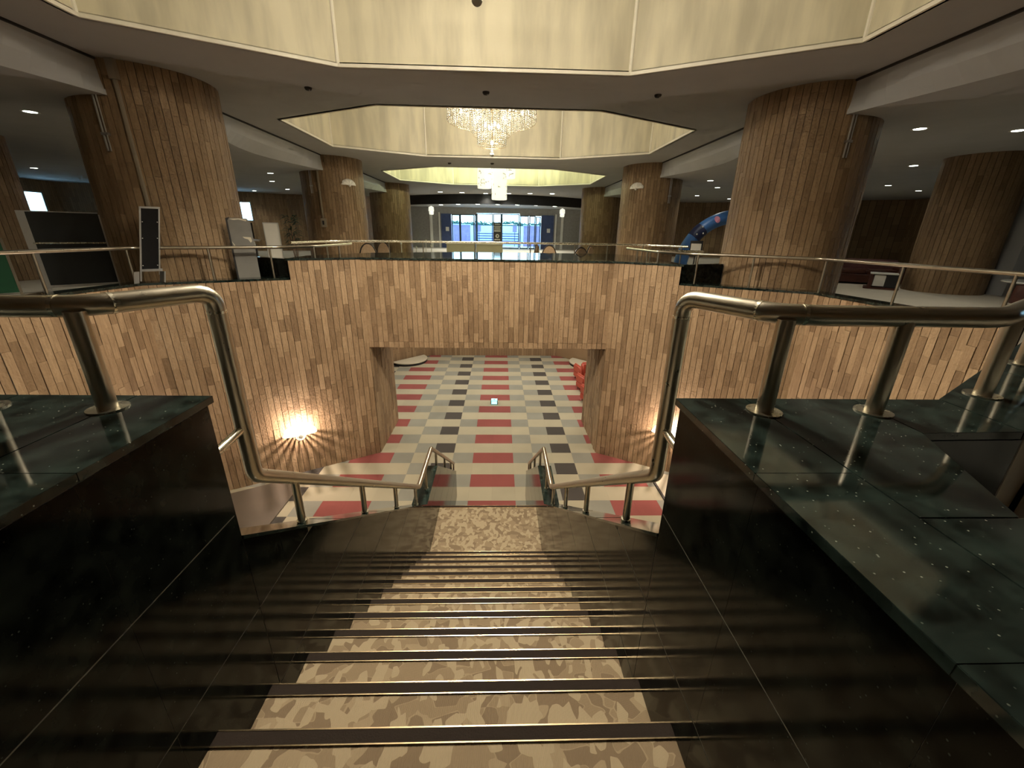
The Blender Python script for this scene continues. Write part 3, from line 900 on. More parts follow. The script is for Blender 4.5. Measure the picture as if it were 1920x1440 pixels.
# ================================================================== GRANITE PARAPETS AT THE HEAD OF THE STAIR
PT = 4.816
def parapet(s):
    lab = 'dark green granite parapet with planter recess on the %s of the stair head' % ('right' if s > 0 else 'left')
    t = thing('granite_parapet', (1.3 if s > 0 else -1.33, .6, UF - .3), 0, lab, 'parapet')
    f = (lambda x: x) if s > 0 else (lambda x: 2 * ST - x)
    F = lambda pts: [(f(x), y) for x, y in pts]
    zt = PT - .022
    # bodies
    mb = MB()
    mb.prism(F([(.7158, -3.2), (1.12, -3.2), (1.118, .61), (1.268, .954), (1.268, 1.17), (.7158, 1.17)]), 3.2, PT - .0026)
    mb.prism(F([(1.268, .958), (1.565, .966), (1.565, 1.17), (1.268, 1.17)]), 3.2, PT - .0026)
    mb.prism(F([(1.565, .966), (6.1, 3.78), (6.1, 4.03), (1.565, 1.17)]), 3.2, PT - .0026)
    mb.prism(F([(1.118, -3.2), (2.6, -3.2), (2.6, .61), (1.118, .61)]), 3.2, PT - .0026)
    body = mb.build('parapet_body', M['grout'], t)
    # recess: dark far face, brown lit end face, bottom
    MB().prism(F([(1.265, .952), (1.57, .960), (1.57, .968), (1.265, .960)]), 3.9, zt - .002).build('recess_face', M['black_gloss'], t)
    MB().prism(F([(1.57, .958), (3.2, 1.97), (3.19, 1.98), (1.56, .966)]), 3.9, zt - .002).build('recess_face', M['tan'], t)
    MB().prism(F([(1.1, .6), (2.6, .6), (4.2, 2.6), (1.25, .96)]), 3.85, 3.95).build('recess_bottom', M['tan'], t)
    # top slabs
    tops = []
    ys = [1.192, .76, .337, -.085, -.507, -.93, -1.35]
    for a, b in zip(ys, ys[1:]):
        tops.append([(.703, b), (.9235, b), (.9235, a), (.703, a)])
    tops.append([(.9255, .61), (1.118, .61), (1.272, .952), (1.272, 1.192), (.9255, 1.192)])
    tops.append([(1.274, .954), (1.5645, .962), (1.5645, 1.192), (1.274, 1.192)])
    dx, dy = 6.1 - 1.565, 3.78 - .962
    for i in range(8):
        u0, u1 = i / 8 + .0004, (i + 1) / 8 - .0004
        tops.append([(1.566 + dx * u0, .962 + dy * u0), (1.566 + dx * u1, .962 + dy * u1), (1.566 + dx * u1, 1.195 + (dy + .03) * u1), (1.566 + dx * u0, 1.195 + (dy + .03) * u0)])
    ys = [.608, .19, -.232, -.65, -1.07, -1.5]
    for a, b in zip(ys, ys[1:]):
        for x0, x1 in ((.9255, 1.345), (1.347, 1.765), (1.767, 2.2), (2.202, 2.6)):
            tops.append([(x0, b + .001), (x1, b + .001), (x1, a - .001), (x0, a - .001)])
    for q in tops:
        MB().prism(F(q), zt, PT).build('top_slab', M['granite'], t, bevel=.0010)
    # inner face toward the stair, level courses of .42
    zs = [zt - .006, 4.39, 3.97, 3.55, 3.2]
    yj = [1.177, .757, .336, -.085, -.507, -.93, -1.35, -1.8]
    for i in range(len(zs) - 1):
        for j in range(len(yj) - 1):
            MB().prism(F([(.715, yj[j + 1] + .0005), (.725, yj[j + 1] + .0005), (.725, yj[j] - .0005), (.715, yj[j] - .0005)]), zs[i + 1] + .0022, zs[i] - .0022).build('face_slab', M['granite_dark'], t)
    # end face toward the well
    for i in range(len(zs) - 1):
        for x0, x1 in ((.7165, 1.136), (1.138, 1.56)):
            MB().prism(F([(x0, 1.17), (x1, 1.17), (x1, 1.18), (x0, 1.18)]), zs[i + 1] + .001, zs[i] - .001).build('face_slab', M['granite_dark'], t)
    return t
parapet(1); parapet(-1)

# ================================================================== HANDRAILS OF THE STAIR
RT = 5.10
def railz(y):
    if y < 4.17: return 4.40 - .70 * (y - 1.40)
    if y < 5.10: return 2.455
    return 2.455 - (y - 5.10) * .705
def hand_rail(s):
    t = thing('stair_handrail', (ST + s * .9, 1.1, 2.1), 0, 'thick brushed steel handrail following the stair on the %s side' % ('right' if s > 0 else 'left'), 'handrail')
    x = ST + s * .787
    f = lambda v: ST + s * v
    path = [(x, 7.50, railz(7.5)), (x, 5.10, 2.455), (x, 4.17, 2.455), (x, 1.40, 4.40), (x, 1.40, RT), (f(.925), 1.12, RT), (f(1.03), 1.095, RT), (f(1.55), 1.095, RT), (f(6.1), 3.93, RT)]
    rp = []
    # generous elbows at the two upper corners, tight ones below
    a = round_path(path[:4] + [path[4]], .035, 5)
    low = a[:-1]
    up = round_path([path[3], path[4], path[5], path[6], path[7], path[8]], .06, 6)
    MB().tube(low + up[1:], .0285, 20).build('rail', M['steel'], t, smooth=True)
    for y in (1.16,):
        pass
    # weld collars on the elbow
    for p, q in (((f(.905), 1.165, RT), (f(.909), 1.155, RT)), ((f(.985), 1.105, RT), (f(.995), 1.103, RT)), ((x, 1.40, 5.03), (x, 1.40, 5.038))):
        MB().tube([p, q], .0298, 20).build('weld_ring', M['steel_pale'], t, smooth=True)
    for y in (1.66, 2.45, 3.22, 3.99, 4.62, 5.45, 6.28, 7.08, 7.49):
        z0 = stz(y) + .014; z1 = railz(y)
        p = MB().tube([(x, y, z0 - .005), (x, y, z1)], .018, 12).build('post', M['steel'], t, smooth=True)
        MB().tube([(x, y, z0 - .004), (x, y, z0 + .022)], .0235, 12).build('post_collar', M['steel_pale'], p, smooth=True)
    for px, py in ((.940, 1.092), (1.272, 1.092), (1.77, 1.235), (2.35, 1.595), (2.95, 1.97)):
        p = MB().tube([(f(px), py, PT), (f(px), py, RT - .01)], .0235, 16).build('post', M['steel'], t, smooth=True)
        MB().lathe([(0, .0), (.048, .0), (.048, .004), (.0, .004)], 24, (f(px), py, PT)).build('base_plate', M['steel_pale'], p, smooth=True)
    # short stub that ties the rail to the parapet end
    MB().tube([(x, 1.17, 4.585), (x, 1.40, 4.605)], .0155, 12).build('bracket', M['steel_pale'], t, smooth=True)
    return t
hand_rail(-1); hand_rail(1)

# ================================================================== BRIDGE TOP, CAPS, UPPER RAILS
bt = thing('bridge_counter', (A, 10.5, BT), 0, 'polished dark granite top of the bridge reflecting the far windows', 'counter')
f0 = [(A - 3.97, 8.545), (A - 2.757, 9.262), (A + 2.757, 9.262), (A + 3.97, 8.545)]
top = [(A - 3.97, 8.545), (A - 2.757, 9.262), (A - .9, 9.262), (A - .9, 12.4), (-3.2, 11.2), (A - 4.02, 9.6)]
MB().prism(top, BT, BT + .04).build('top_slab', M['granite'], bt)
MB().prism([(A - .897, 9.262), (A + 1.1, 9.262), (A + 1.1, 12.6), (A - .897, 12.4)], BT, BT + .04).build('top_slab', M['granite'], bt)
MB().prism([(A + 1.103, 9.262), (A + 2.757, 9.262), (A + 3.97, 8.545), (A + 4.3, 11.6), (3.5, 12.75), (A + 1.103, 12.6)], BT, BT + .04).build('top_slab', M['granite'], bt)
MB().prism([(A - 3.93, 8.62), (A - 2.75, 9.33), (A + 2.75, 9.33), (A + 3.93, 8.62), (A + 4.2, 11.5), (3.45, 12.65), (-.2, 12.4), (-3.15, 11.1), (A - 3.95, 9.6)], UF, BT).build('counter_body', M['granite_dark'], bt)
for s, nm, pts in ((-1, 'left', [(A - 3.97, 8.62), (A - 4.95, 9.12), (A - 4.95, 9.26), (A - 3.9, 8.75)]), (1, 'right', [(A + 3.97, 8.62), (A + 5.05, 9.06), (A + 5.05, 9.2), (A + 3.9, 8.75)])):
    g = thing('granite_planter', (pts[0][0], pts[0][1], UF), 0, 'low dark granite planter front between the bridge and the near %s column' % nm, 'planter')
    MB().prism(pts, UF, BT + .03).build('planter_front', M['granite_dark'], g)
    a, b, d, e = (A + s * 3.97, 8.60), (A + s * 5.96, 7.42), (A + s * 6.26, 4.6), (A + s * 6.26, 4.1)
    o1 = [(a[0] - s * .01, a[1] - .045), (b[0] - s * .035, b[1] - .025), (b[0] + s * .25, b[1] + .18), (a[0] + s * .15, a[1] + .28)]
    MB().prism(o1, LW, LW + .04).build('cap_slab', M['granite'], WL if s < 0 else WR)
    o2 = [(b[0] - s * .037, b[1] - .03), (d[0] - s * .04, d[1]), (d[0] + s * .28, d[1]), (b[0] + s * .25, b[1] + .178)]
    MB().prism(o2, LW, LW + .04).build('cap_slab', M['granite'], WLS if s < 0 else WRS)

def upper_rail(s):
    t = thing('balcony_handrail', (A + s * 5, 8.2, LW), 0, 'slim steel handrail along the %s edge of the well' % ('right' if s > 0 else 'left'), 'handrail')
    m = lambda x: A + s * x
    pts = [(m(3.62), 11.4, 4.95), (m(3.68), 9.35, 4.95), (m(4.12), 8.66, 4.945), (m(6.02), 7.52, 4.94), (m(6.33), 4.6, 4.94), (m(6.30), 4.0, 4.94)]
    MB().tube(round_path(pts, .12, 6), .029, 14).build('rail', M['steel'], t, smooth=True)
    for x, y, z in ((3.65, 10.6, BT + .04), (3.66, 9.9, BT + .04), (3.70, 9.3, BT + .04), (4.25, 8.58, LW + .04), (5.1, 8.07, LW + .04), (6.04, 7.45, LW + .04), (6.17, 6.1, LW + .04), (6.30, 4.8, LW + .04)):
        MB().tube([(m(x), y, z), (m(x), y, 4.935)], .019, 10).build('post', M['steel'], t, smooth=True)
upper_rail(-1); upper_rail(1)
t = thing('back_handrail', (A, 12.9, UF), 0, 'long thin steel handrail behind the bridge counter', 'handrail')
pts = [(-4.5, 9.75, 5.0), (-4.3, 11.5, 5.0), (-3.1, 12.55, 5.0), (.25, 12.95, 5.0), (4.45, 13.15, 5.0), (5.3, 11.75, 5.0)]
MB().tube(round_path(pts, .5, 8), .028, 12).build('rail', M['steel_pale'], t, smooth=True)
for x, y in ((-4.33, 11.3), (-3.05, 12.56), (-2.1, 12.68), (-.6, 12.85), (1.05, 12.99), (2.4, 13.05), (3.4, 13.1), (4.45, 13.0), (5.2, 11.95)):
    MB().tube([(x, y, UF), (x, y, 4.98)], .016, 10).build('post', M['steel'], t, smooth=True)
t = thing('back_handrail', (5, 11.9, UF), 0, 'short bent steel rail end behind the right end of the bridge', 'handrail')
MB().tube(round_path([(3.9, 11.0, 4.92), (4.6, 10.9, 4.92), (5.25, 10.7, 4.92)], .1, 5), .028, 12).build('rail', M['steel_pale'], t, smooth=True)
for x, y in ((4.0, 10.99), (5.1, 10.74)):
    MB().tube([(x, y, UF), (x, y, 4.91)], .016, 10).build('post', M['steel'], t, smooth=True)

# ================================================================== LIGHT FITTINGS
def lamp(kind, name, loc, energy, col, parent=None, rad=.05, rot=None, spot=None, blend=.6, size=1, sizey=None):
    d = bpy.data.lights.new(name, kind)
    d.energy = energy; d.color = col
    if kind in ('POINT', 'SPOT'): d.shadow_soft_size = rad
    if kind == 'SPOT':
        d.spot_size = spot or 2.0; d.spot_blend = blend
    if kind == 'AREA':
        d.size = size
        if sizey: d.shape = 'RECTANGLE'; d.size_y = sizey
    o = bpy.data.objects.new(name, d); COL.objects.link(o)
    o.location = loc
    if rot: o.rotation_euler = rot
    if parent is not None:
        o.parent = parent
        if parent.parent is None: o.matrix_parent_inverse = parent.matrix_basis.inverted()
    return o

_dl = {}
def downlight(x, y, z, label, group, r=.09, power=None):
    if 'ring' not in _dl:
        _dl['ring'] = MB().lathe([(.86, .0), (1.12, -.02), (1.15, .0), (1.12, .05), (.86, .05)], 20).mesh('trim_ring', M['white'], True)
        _dl['lens'] = MB().lathe([(0, .005), (.5, -.03), (.86, .005)], 20).mesh('lens', M['lens'], True)
    t = thing('downlight', (x, y, z), 0, label, 'downlight', group)
    for k, nm in (('ring', 'trim_ring'), ('lens', 'lens')):
        o = link(nm, _dl[k], t, world=False); o.scale = (r, r, r)
    lamp('SPOT', 'downlight_beam', (x, y, z - .05), power or LIGHT_DOWN, COOL, t, .06, None, 2.3, .8)
    return t
gl_, gr_ = 'downlights in the left side ceiling', 'downlights in the right side ceiling'
for x, y, lab in ((-8.62, 9.18, 'largest bright downlight at the upper left edge'), (-17.3, 17.7, 'downlight beyond the far left pier'), (-8.63, 17.74, 'nearest downlight between the two left columns'),
                  (-10.06, 20.65, 'second downlight between the two left columns'), (-11.26, 24.6, 'farthest downlight before the second left column'), (-13.78, 26.0, 'downlight just right of the near left column')):
    downlight(x, y, SCE, lab, gl_, .12)
for x, y, lab in ((8.04, 8.74, 'large bright downlight right of the near right column'), (9.89, 8.67, 'large downlight cut by the right picture edge'), (11.84, 12.78, 'medium downlight left of the right pier top'),
                  (15.3, 17.4, 'small downlight left of the right pier, nearer the column'), (18.1, 19.0, 'small downlight beside the right pier edge'), (8.09, 17.1, 'largest downlight between the two right columns'),
                  (9.52, 19.4, 'second downlight between the two right columns'), (10.44, 23.4, 'downlight above the blue arch nearest the second right column'), (12.95, 24.9, 'farthest downlight above the blue arch')):
    downlight(x, y, SCE, lab, gr_, .12)
ords = ['leftmost', 'second from the left', 'third from the left', 'fourth from the left', 'fifth from the left', 'sixth from the left', 'rightmost']
for i, (x, y) in enumerate(((-3.93, 30.6), (-2.47, 30.7), (-.87, 31.0), (.70, 30.7), (2.13, 30.4), (3.60, 30.2))):
    downlight(x, y, CE, ('rightmost' if i == 5 else ords[i]) + ' downlight in the row in front of the black soffit', 'downlights before the soffit', .19, 130)
for i, (x, y) in enumerate(((-4.35, 34.0), (-2.95, 32.9), (-1.5, 32.4), (-.05, 32.1), (1.35, 32.3), (2.75, 32.5), (4.2, 33.3))):
    downlight(x, y, 7.14, ords[i] + ' downlight in the row behind the black soffit', 'downlights behind the soffit', .19, 130)

# ---- crystal chandeliers
def beads():
    out = {}
    def strings(rings, name):
        v = []; f = []
        for r, ztop, zbot, n in rings:
            for k in range(n):
                a = 2 * PI * (k + .37 * (r * 10 % 1)) / n
                cx, cy = r * math.cos(a), r * math.sin(a)
                z = ztop
                while z > zbot - 1e-6:
                    b = len(v); s_ = .0165; h = .021
                    v.extend([(cx + s_, cy, z), (cx, cy + s_, z), (cx - s_, cy, z), (cx, cy - s_, z), (cx, cy, z + h), (cx, cy, z - h)])
                    for i in range(4):
                        f.append((b + i, b + (i + 1) % 4, b + 4)); f.append((b + (i + 1) % 4, b + i, b + 5))
                    z -= .052
        me = bpy.data.meshes.new(name); me.from_pydata(v, [], f); me.materials.append(M['bead']); me.update()
        return me
    # z relative to the drop ball
    out['outer_tier'] = strings([(1.23, 1.55, .82, 60), (1.06, 1.5, .75, 50), (.88, 1.45, .68, 42), (.70, 1.35, .61, 34)], 'outer_tier')
    out['middle_tier'] = strings([(.52, 1.25, .48, 38)], 'middle_tier')
    out['lower_tier'] = strings([(.40, 1.1, .23, 38)], 'lower_tier')
    mb = MB()
    for r, z in ((1.23, 1.57), (.86, 1.42), (.52, 1.27), (.40, 1.12), (1.23, .80), (.40, .215), (.52, .47)):
        mb.tube([(r * math.cos(2 * PI * k / 40), r * math.sin(2 * PI * k / 40), z) for k in range(41)], .006, 6, cap=False)
    mb.tube([(0, 0, .05), (0, 0, CH + CE - 7.34 + .02)], .012, 8)
    for k in range(6):
        a = PI * k / 3
        mb.tube([(0, 0, 1.6), (1.23 * math.cos(a), 1.23 * math.sin(a), 1.57)], .012, 6)
    out['frame'] = mb.mesh('frame', M['brass'], True)
    out['drop_ball'] = MB().sphere((0, 0, 0), .055, 14, 10).sphere((0, 0, .085), .03, 10, 8).mesh('drop_ball', M['bead'], True)
    out['bulb'] = MB().sphere((0, 0, 0), .045, 12, 8, sc=(1, 1, 1.3)).mesh('bulb', M['bulb'], True)
    return out
_bd = beads()
def chandelier(x, y, label, watts, down):
    z = 7.36
    t = thing('chandelier', (x, y, z), 0, label, 'chandelier', 'crystal chandeliers in the ceiling coffers')
    link('frame', _bd['frame'], t, False)
    for k in ('outer_tier', 'middle_tier', 'lower_tier'):
        stuff(link(k, _bd[k], t, False))
    link('drop_ball', _bd['drop_ball'], t, False)
    for k in range(8):
        a = 2 * PI * (k + .5) / 8
        p = (.93 * math.cos(a), .93 * math.sin(a), 1.12)
        o = link('bulb', _bd['bulb'], t, False); o.location = p
        lamp('POINT', 'bulb_light', (x + p[0], y + p[1], z + p[2]), watts, WARM, t, .07)
    for k in range(4):
        a = 2 * PI * (k + .25) / 4
        p = (.2 * math.cos(a), .2 * math.sin(a), .72)
        o = link('bulb', _bd['bulb'], t, False); o.location = p
        lamp('POINT', 'bulb_light', (x + p[0], y + p[1], z + p[2]), watts * .5, WARM, t, .07)
    o = link('bulb', _bd['bulb'], t, False); o.location = (0, 0, .30)  # bulb body placed with the added spot
    lamp('SPOT', 'added_spot', (x, y, z + .25), down, WARM, t, .2, None, 2.75, .5)  # spot added to brighten stair and well without over-lighting the coffers
chandelier(A + .02, 4.92, 'crystal chandelier above the stair, only its drop ball in the picture', LIGHT_CHANDELIER, LIGHT_ADDED_SPOT)
chandelier(A, 13.29, 'tiered crystal chandelier hanging in the middle coffer', LIGHT_CHANDELIER, LIGHT_ADDED_SPOT * .5)

# ---- drum lanterns of the far coffer
def drum(x, y, z0, z1, r, label):
    t = thing('drum_lantern', (x, y, z0), 0, label, 'lantern', 'glowing drum lanterns in the far coffer')
    MB().lathe([(0, 0), (r - .02, 0), (r, .015), (r, z1 - z0), (r - .03, z1 - z0)], 28, (x, y, z0)).build('shade', M['lantern'], t, smooth=True)
    rr = random.Random(int(x * 100) + 9)
    mb = MB()
    for i in range(46):
        a = rr.uniform(0, 2 * PI); h = rr.uniform(.05, z1 - z0 - .05)
        Mx = Matrix.Translation((x, y, z0 + h)) @ Matrix.Rotation(a, 4, 'Z') @ Matrix.Translation((r, 0, 0)) @ Matrix.Rotation(rr.uniform(0, PI), 4, 'X')
        mb.box(-.005, .005, -.014, .014, -.045, .045, M=Mx)
    stuff(mb.build('flecks', M['tan'], t))
    MB().tube([(x, y, z1 - .1), (x, y, CE + CH)], .012, 6).build('stem', M['alu'], t)
    lamp('POINT', 'lantern_light', (x, y, z1 + .12), LIGHT_LANTERN, (.93, 1.0, .62), t, .12)
drum(A - .54, 22.2, 7.28, 8.4, .335, 'left drum lantern of the far coffer')
drum(A + .19, 22.0, 6.77, 8.5, .37, 'longest drum lantern hanging lowest in the far coffer')
drum(A + .62, 22.6, 7.78, 8.5, .35, 'short drum lantern at the right of the far coffer')

# ---- shell sconces
def sconce(p, ang, label, lit, size=.33):
    """p on the wall, ang = direction the wall faces; a scalloped fan shell with ribs round a knob"""
    t = thing('shell_sconce', p, ang + PI / 2, label, 'wall lamp', 'shell shaped wall lamps')
    # local: +y is into the wall, -y outward, z up
    mat = M['shell_lit'] if lit else M['shell']
    mb = MB(); na, nb = 36, 6
    grid = []
    for i in range(na + 1):
        a = PI * i / na
        sc_ = size * (1 + .045 * abs(math.sin(a * 4.5)))
        row = []
        for j in range(nb + 1):
            u = j / nb
            row.append((math.cos(a) * sc_ * u, -.07 * (1 - u * u) ** .5 - (.215 if lit else .04) - .012 * math.cos(9 * a) * u, math.sin(a) * sc_ * u * .78 + .015))
        grid.append(row)
    for i in range(na):
        for j in range(nb):
            mb.poly([grid[i][j], grid[i][j + 1], grid[i + 1][j + 1], grid[i + 1][j]])
    mb.build('shell', mat, t, world=False, smooth=True)
    MB().sphere((0, -.29 if lit else -.10, 0), .045, 14, 10).build('knob', M['shell'], t, world=False, smooth=True)
    MB().tube([(0, -.28 if lit else -.08, 0), (0, -.21 if lit else 0, 0)], .012, 8).build('stem', M['steel'], t, world=False)
    if lit:
        Mw = Matrix.Translation(Vector(p)) @ Matrix.Rotation(ang + PI / 2, 4, 'Z')
        for k in range(10):
            a = -math.radians(8 + k * 18.2)
            w = .0082
            Mx = Matrix.Rotation(-a, 4, 'Y')
            MB().box(.10, .125, -.25, -.02, -w, w, M=Mx).build('rib', M['steel'], t, world=False)
        q = Mw @ Vector((0, -.15, .03))
        lamp('POINT', 'sconce_light', q, LIGHT_SCONCE, PINK, t, .012)
    return t
wall_n = math.atan2(-3.2, 1.9)     # facing of the left angled wall
sconce((-4.29, 8.33, 1.07), math.atan2(-.8595, .5105), 'glowing shell wall lamp on the lower left wood wall', True)
sconce((4.02, 8.36, 1.07), math.atan2(-.8595, -.5105), 'glowing shell wall lamp on the lower right wood wall behind the handrail', True)
_x, _y = skin(A - 6.17, 17.65, -18.35)
sconce((_x, _y, 6.80), math.atan2(_y - 17.65, _x - A + 6.17), 'white shell wall lamp on the second left column', False, .27)
_x, _y = skin(A + 6.15, 17.65, 16.85)
sconce((_x, _y, 6.88), math.atan2(_y - 17.65, _x - A - 6.15), 'white shell wall lamp on the second right column', False, .27)

# ---- lights of the lower hall, under its ceiling
def batten(x, y, label):
    t = thing('ceiling_batten', (x, y, 3.44), 0, label, 'ceiling light', 'ceiling lights of the lower hall')
    MB().box(x - .7, x + .7, y - .09, y + .09, 3.40, 3.45).build('housing', M['white'], t)
    MB().box(x - .66, x + .66, y - .06, y + .06, 3.385, 3.40).build('tube', M['lantern'], t)
    lamp('AREA', 'batten_light', (x, y, 3.37), LIGHT_LOWER, (1.0, .93, .78), t, size=1.3, sizey=.15)
for i, (x, y) in enumerate(((-3, 12.6), (0, 12.6), (3, 12.6), (-2.6, 15.6), (0.4, 15.6), (3.2, 15.4))):
    batten(x, y, 'ceiling batten light of the lower hall, %s in the %s row' % (('left', 'middle', 'right')[i % 3], ('front', 'back')[i // 3]))

# ================================================================== SMALL THINGS
for x, y, lab in ((-3.43, 9.15, 'smoke detector on the ceiling left of the middle coffer'), (-.14, 9.12, 'smoke detector on the ceiling between the two near coffers'), (3.07, 9.0, 'smoke detector on the ceiling right of the middle coffer'),
                  (-1.82, 17.8, 'left smoke detector before the far coffer'), (-.18, 17.65, 'middle smoke detector before the far coffer')):
    t = thing('smoke_detector', (x, y, CE), 0, lab, 'smoke detector', 'smoke detectors')
    MB().lathe([(.065, 0), (.065, -.02), (.045, -.045), (0, -.05)], 16, (x, y, CE)).build('detector_body', M['groove'], t, smooth=True)
    MB().sphere((x + .03, y - .03, CE - .05), .014, 8, 6).build('indicator', M['alu'], t)

# half-round low plinths by the far wall
def half_disc(cx, cy, r, ang, z0, z1):
    return [(cx + r * math.cos(ang + PI * k / 20), cy + r * math.sin(ang + PI * k / 20)) for k in range(21)]
for cx, cy, ang, lab in ((-3.78, 17.12, math.atan2(-1.32, -1.32), 'white half-round plinth against the far lower wall on the left'), (3.95, 16.85, math.atan2(1.3, -1.35) + PI * 0, 'white half-round plinth behind the red armchairs')):
    t = thing('half_round_plinth', (cx, cy, 0), 0, lab, 'plinth', 'half-round plinths')
    if cx < 0: p = half_disc(cx, cy, .78, math.radians(-135), 0, 0)
    else: p = half_disc(cx, cy, .78, math.radians(-225), 0, 0)
    MB().prism(p, 0, .10).build('plinth_base', M['black_matt'], t)
    q = [(cx + (x - cx) * 1.03, cy + (y - cy) * 1.03) for x, y in p]
    MB().prism(q, .10, .135).build('plinth_top', M['cream'], t)

# red armchairs
M['redleather'] = plain('red_leather', (.50, .085, .050), .42, vary=.1, vscale=12)
def armchair(x, y, rz, label):
    t = thing('red_armchair', (x, y, 0), rz, label, 'armchair', 'red armchairs in the lower hall')
    B = lambda nm, q, bv=.03: MB().box(*q).build(nm, M['redleather'], t, world=False, smooth=True, bevel=bv)
    B('base', (-.36, .36, -.34, .36, .10, .30), .02)
    B('seat', (-.25, .25, -.36, .24, .30, .44))
    B('backrest', (-.36, .36, .20, .38, .30, .80), .05)
    B('arm', (-.38, -.24, -.36, .26, .28, .60), .05)
    B('arm', (.24, .38, -.36, .26, .28, .60), .05)
    for sx in (-.3, .3):
        for sy in (-.28, .3):
            MB().tube([(sx, sy, 0), (sx, sy, .12)], .02, 8).build('leg', M['steel'], t, world=False)
armchair(3.46, 14.9, math.radians(196), 'red armchair farthest back beside the half-round plinth')
armchair(3.36, 13.75, math.radians(196), 'red armchair in the middle of the right row in the lower hall')
armchair(3.30, 12.6, math.radians(196), 'red armchair nearest the passage, mostly behind its wall')

# small glowing cube lamp on the lower carpet
M['cyan'] = plain('cyan_screen', (.3, .9, .95), .3, emit=(.35, .95, 1.0), estr=2.2)
t = thing('floor_beacon', (-.02, 12.5, 0), 0, 'small cyan glowing block on the red carpet tiles', 'floor light')
MB().box(-.13, .09, 12.40, 12.60, 0, .13).build('beacon_body', M['frame'], t, bevel=.01)
MB().box(-.115, .075, 12.415, 12.585, .13, .138).box(-.11, .07, 12.393, 12.40, .02, .12).build('screen', M['cyan'], t)
MB().box(-.05, .01, 12.47, 12.53, .138, .142).build('mark', M['frame'], t)

# flat panels lying beside the stair on the lower floor
t = thing('floor_panel', (-4.9, 7.0, 0), 0, 'plain taupe panel lying on the carpet at the foot of the left wall', 'panel')
MB().prism([(-4.2, 5.2), (-4.2, 7.75), (-4.42, 8.12), (-5.6, 7.45), (-5.75, 6.2), (-5.75, 5.2)], 0, .03).build('panel_sheet', M['taupe'], t)
t = thing('floor_panel', (4.4, 7.0, 0), 0, 'plain cream panel with dark edge lying at the foot of the right wall', 'panel')
MB().prism([(3.70, 5.4), (3.70, 8.42), (5.4, 7.45), (5.5, 5.4)], 0, .03).build('panel_sheet', M['cream'], t)
MB().box(3.655, 3.70, 5.4, 8.44, 0, .035).build('dark_edge', M['black_matt'], t)

# ---- things along the left edge of the upper floor
def on_line(p0, p1, z0, z1, thick, M_=None):
    a = Vector((p0[0], p0[1], 0)); b = Vector((p1[0], p1[1], 0)); d = (b - a); L = d.length
    return Matrix.Translation(a) @ Matrix.Rotation(math.atan2(d.y, d.x), 4, 'Z'), L
M['green'] = plain('green_board', (.012, .12, .05), .5, vary=.08)
M['slate'] = plain('slate_board', (.020, .022, .022), .30, vary=.25, vscale=2)
Mx, L = on_line((-9.16, 8.92), (-8.40, 9.67), 0, 0, 0)
t = thing('mobile_blackboard', (-8.8, 9.3, UF), 0, 'tall black display board on a silver frame, left of the near column', 'display board')
MB().box(.03, L, 0, .03, UF + .14, 4.92, M=Mx).build('lower_panel', M['slate'], t)
MB().box(.03, L, 0, .03, 4.95, 5.52, M=Mx).build('upper_panel', M['slate'], t)
MB().box(-.09, .03, -.03, .04, UF, 5.54, M=Mx).build('side_post', M['alu'], t)
MB().box(L, L + .06, -.03, .04, UF, 5.5, M=Mx).build('side_post', M['alu'], t)
MB().box(.0, L, -.03, .0, 4.925, 4.95, M=Mx).build('middle_rail', M['steel_pale'], t)
MB().box(.0, L, -.03, .01, 5.52, 5.54, M=Mx).build('top_rail', M['alu'], t)
MB().box(.0, L, -.04, .02, UF + .09, UF + .14, M=Mx).build('bottom_rail', M['alu'], t)
MB().prism([(L - .05, -.28), (L + .08, -.28), (L + .05, .3), (L - .02, .3)], UF, UF + .06, M=Mx).build('foot', M['alu'], t)
MB().prism([(-.1, -.28), (.03, -.28), (.02, .3), (-.08, .3)], UF, UF + .06, M=Mx).build('foot', M['alu'], t)
Mx, L = on_line((-9.85, 7.55), (-9.13, 8.38), 0, 0, 0)
t = thing('green_board', (-9.5, 8, UF), 0, 'green notice board cut by the left picture edge', 'notice board')
MB().box(0, L - .04, 0, .03, 4.05, 5.0, M=Mx).build('board', M['green'], t)
MB().box(L - .04, L, -.01, .04, UF, 5.04, M=Mx).build('frame_post', M['tan'], t)
MB().box(0, .04, -.01, .04, UF, 5.04, M=Mx).build('frame_post', M['tan'], t)
MB().box(0, L, -.01, .04, 5.0, 5.04, M=Mx).build('frame_rail', M['tan'], t)
Mx, L = on_line((-5.94, 7.50), (-5.68, 7.71), 0, 0, 0)
Mx, L = on_line((-6.03, 7.43), (-5.82, 7.60), 0, 0, 0)
Mx = Mx @ Matrix(((1, 0, .21, -.21 * 4.47), (0, 1, 0, 0), (0, 0, 1, 0), (0, 0, 0, 1)))
t = thing('sign_stand', (-5.8, 7.6, UF), 0, 'narrow black sign stand with silver frame and white studs', 'sign stand')
MB().box(.025, L - .02, -.02, 0, 4.60, 5.57, M=Mx).build('sign_panel', M['black_gloss'], t)
for q in ((0, .025, 4.40, 5.6), (L - .02, L, 4.5, 5.6)):
    MB().box(q[0], q[1], -.03, .01, q[2], q[3], M=Mx).build('frame_post', M['alu'], t)
MB().box(0, L, -.03, .01, 5.57, 5.6, M=Mx).build('frame_rail', M['alu'], t)
MB().box(0, L + .03, -.03, .01, 4.56, 4.60, M=Mx).build('frame_rail', M['alu'], t)
MB().box(-.08, -.01, -.05, .03, 4.37, 4.56, M=Mx).build('foot', M['alu'], t)
MB().prism([(L - .01, -.03), (L + .05, -.1), (L + .07, -.1), (L + .03, -.03)], 4.37, 4.56, M=Mx).build('foot', M['alu'], t)
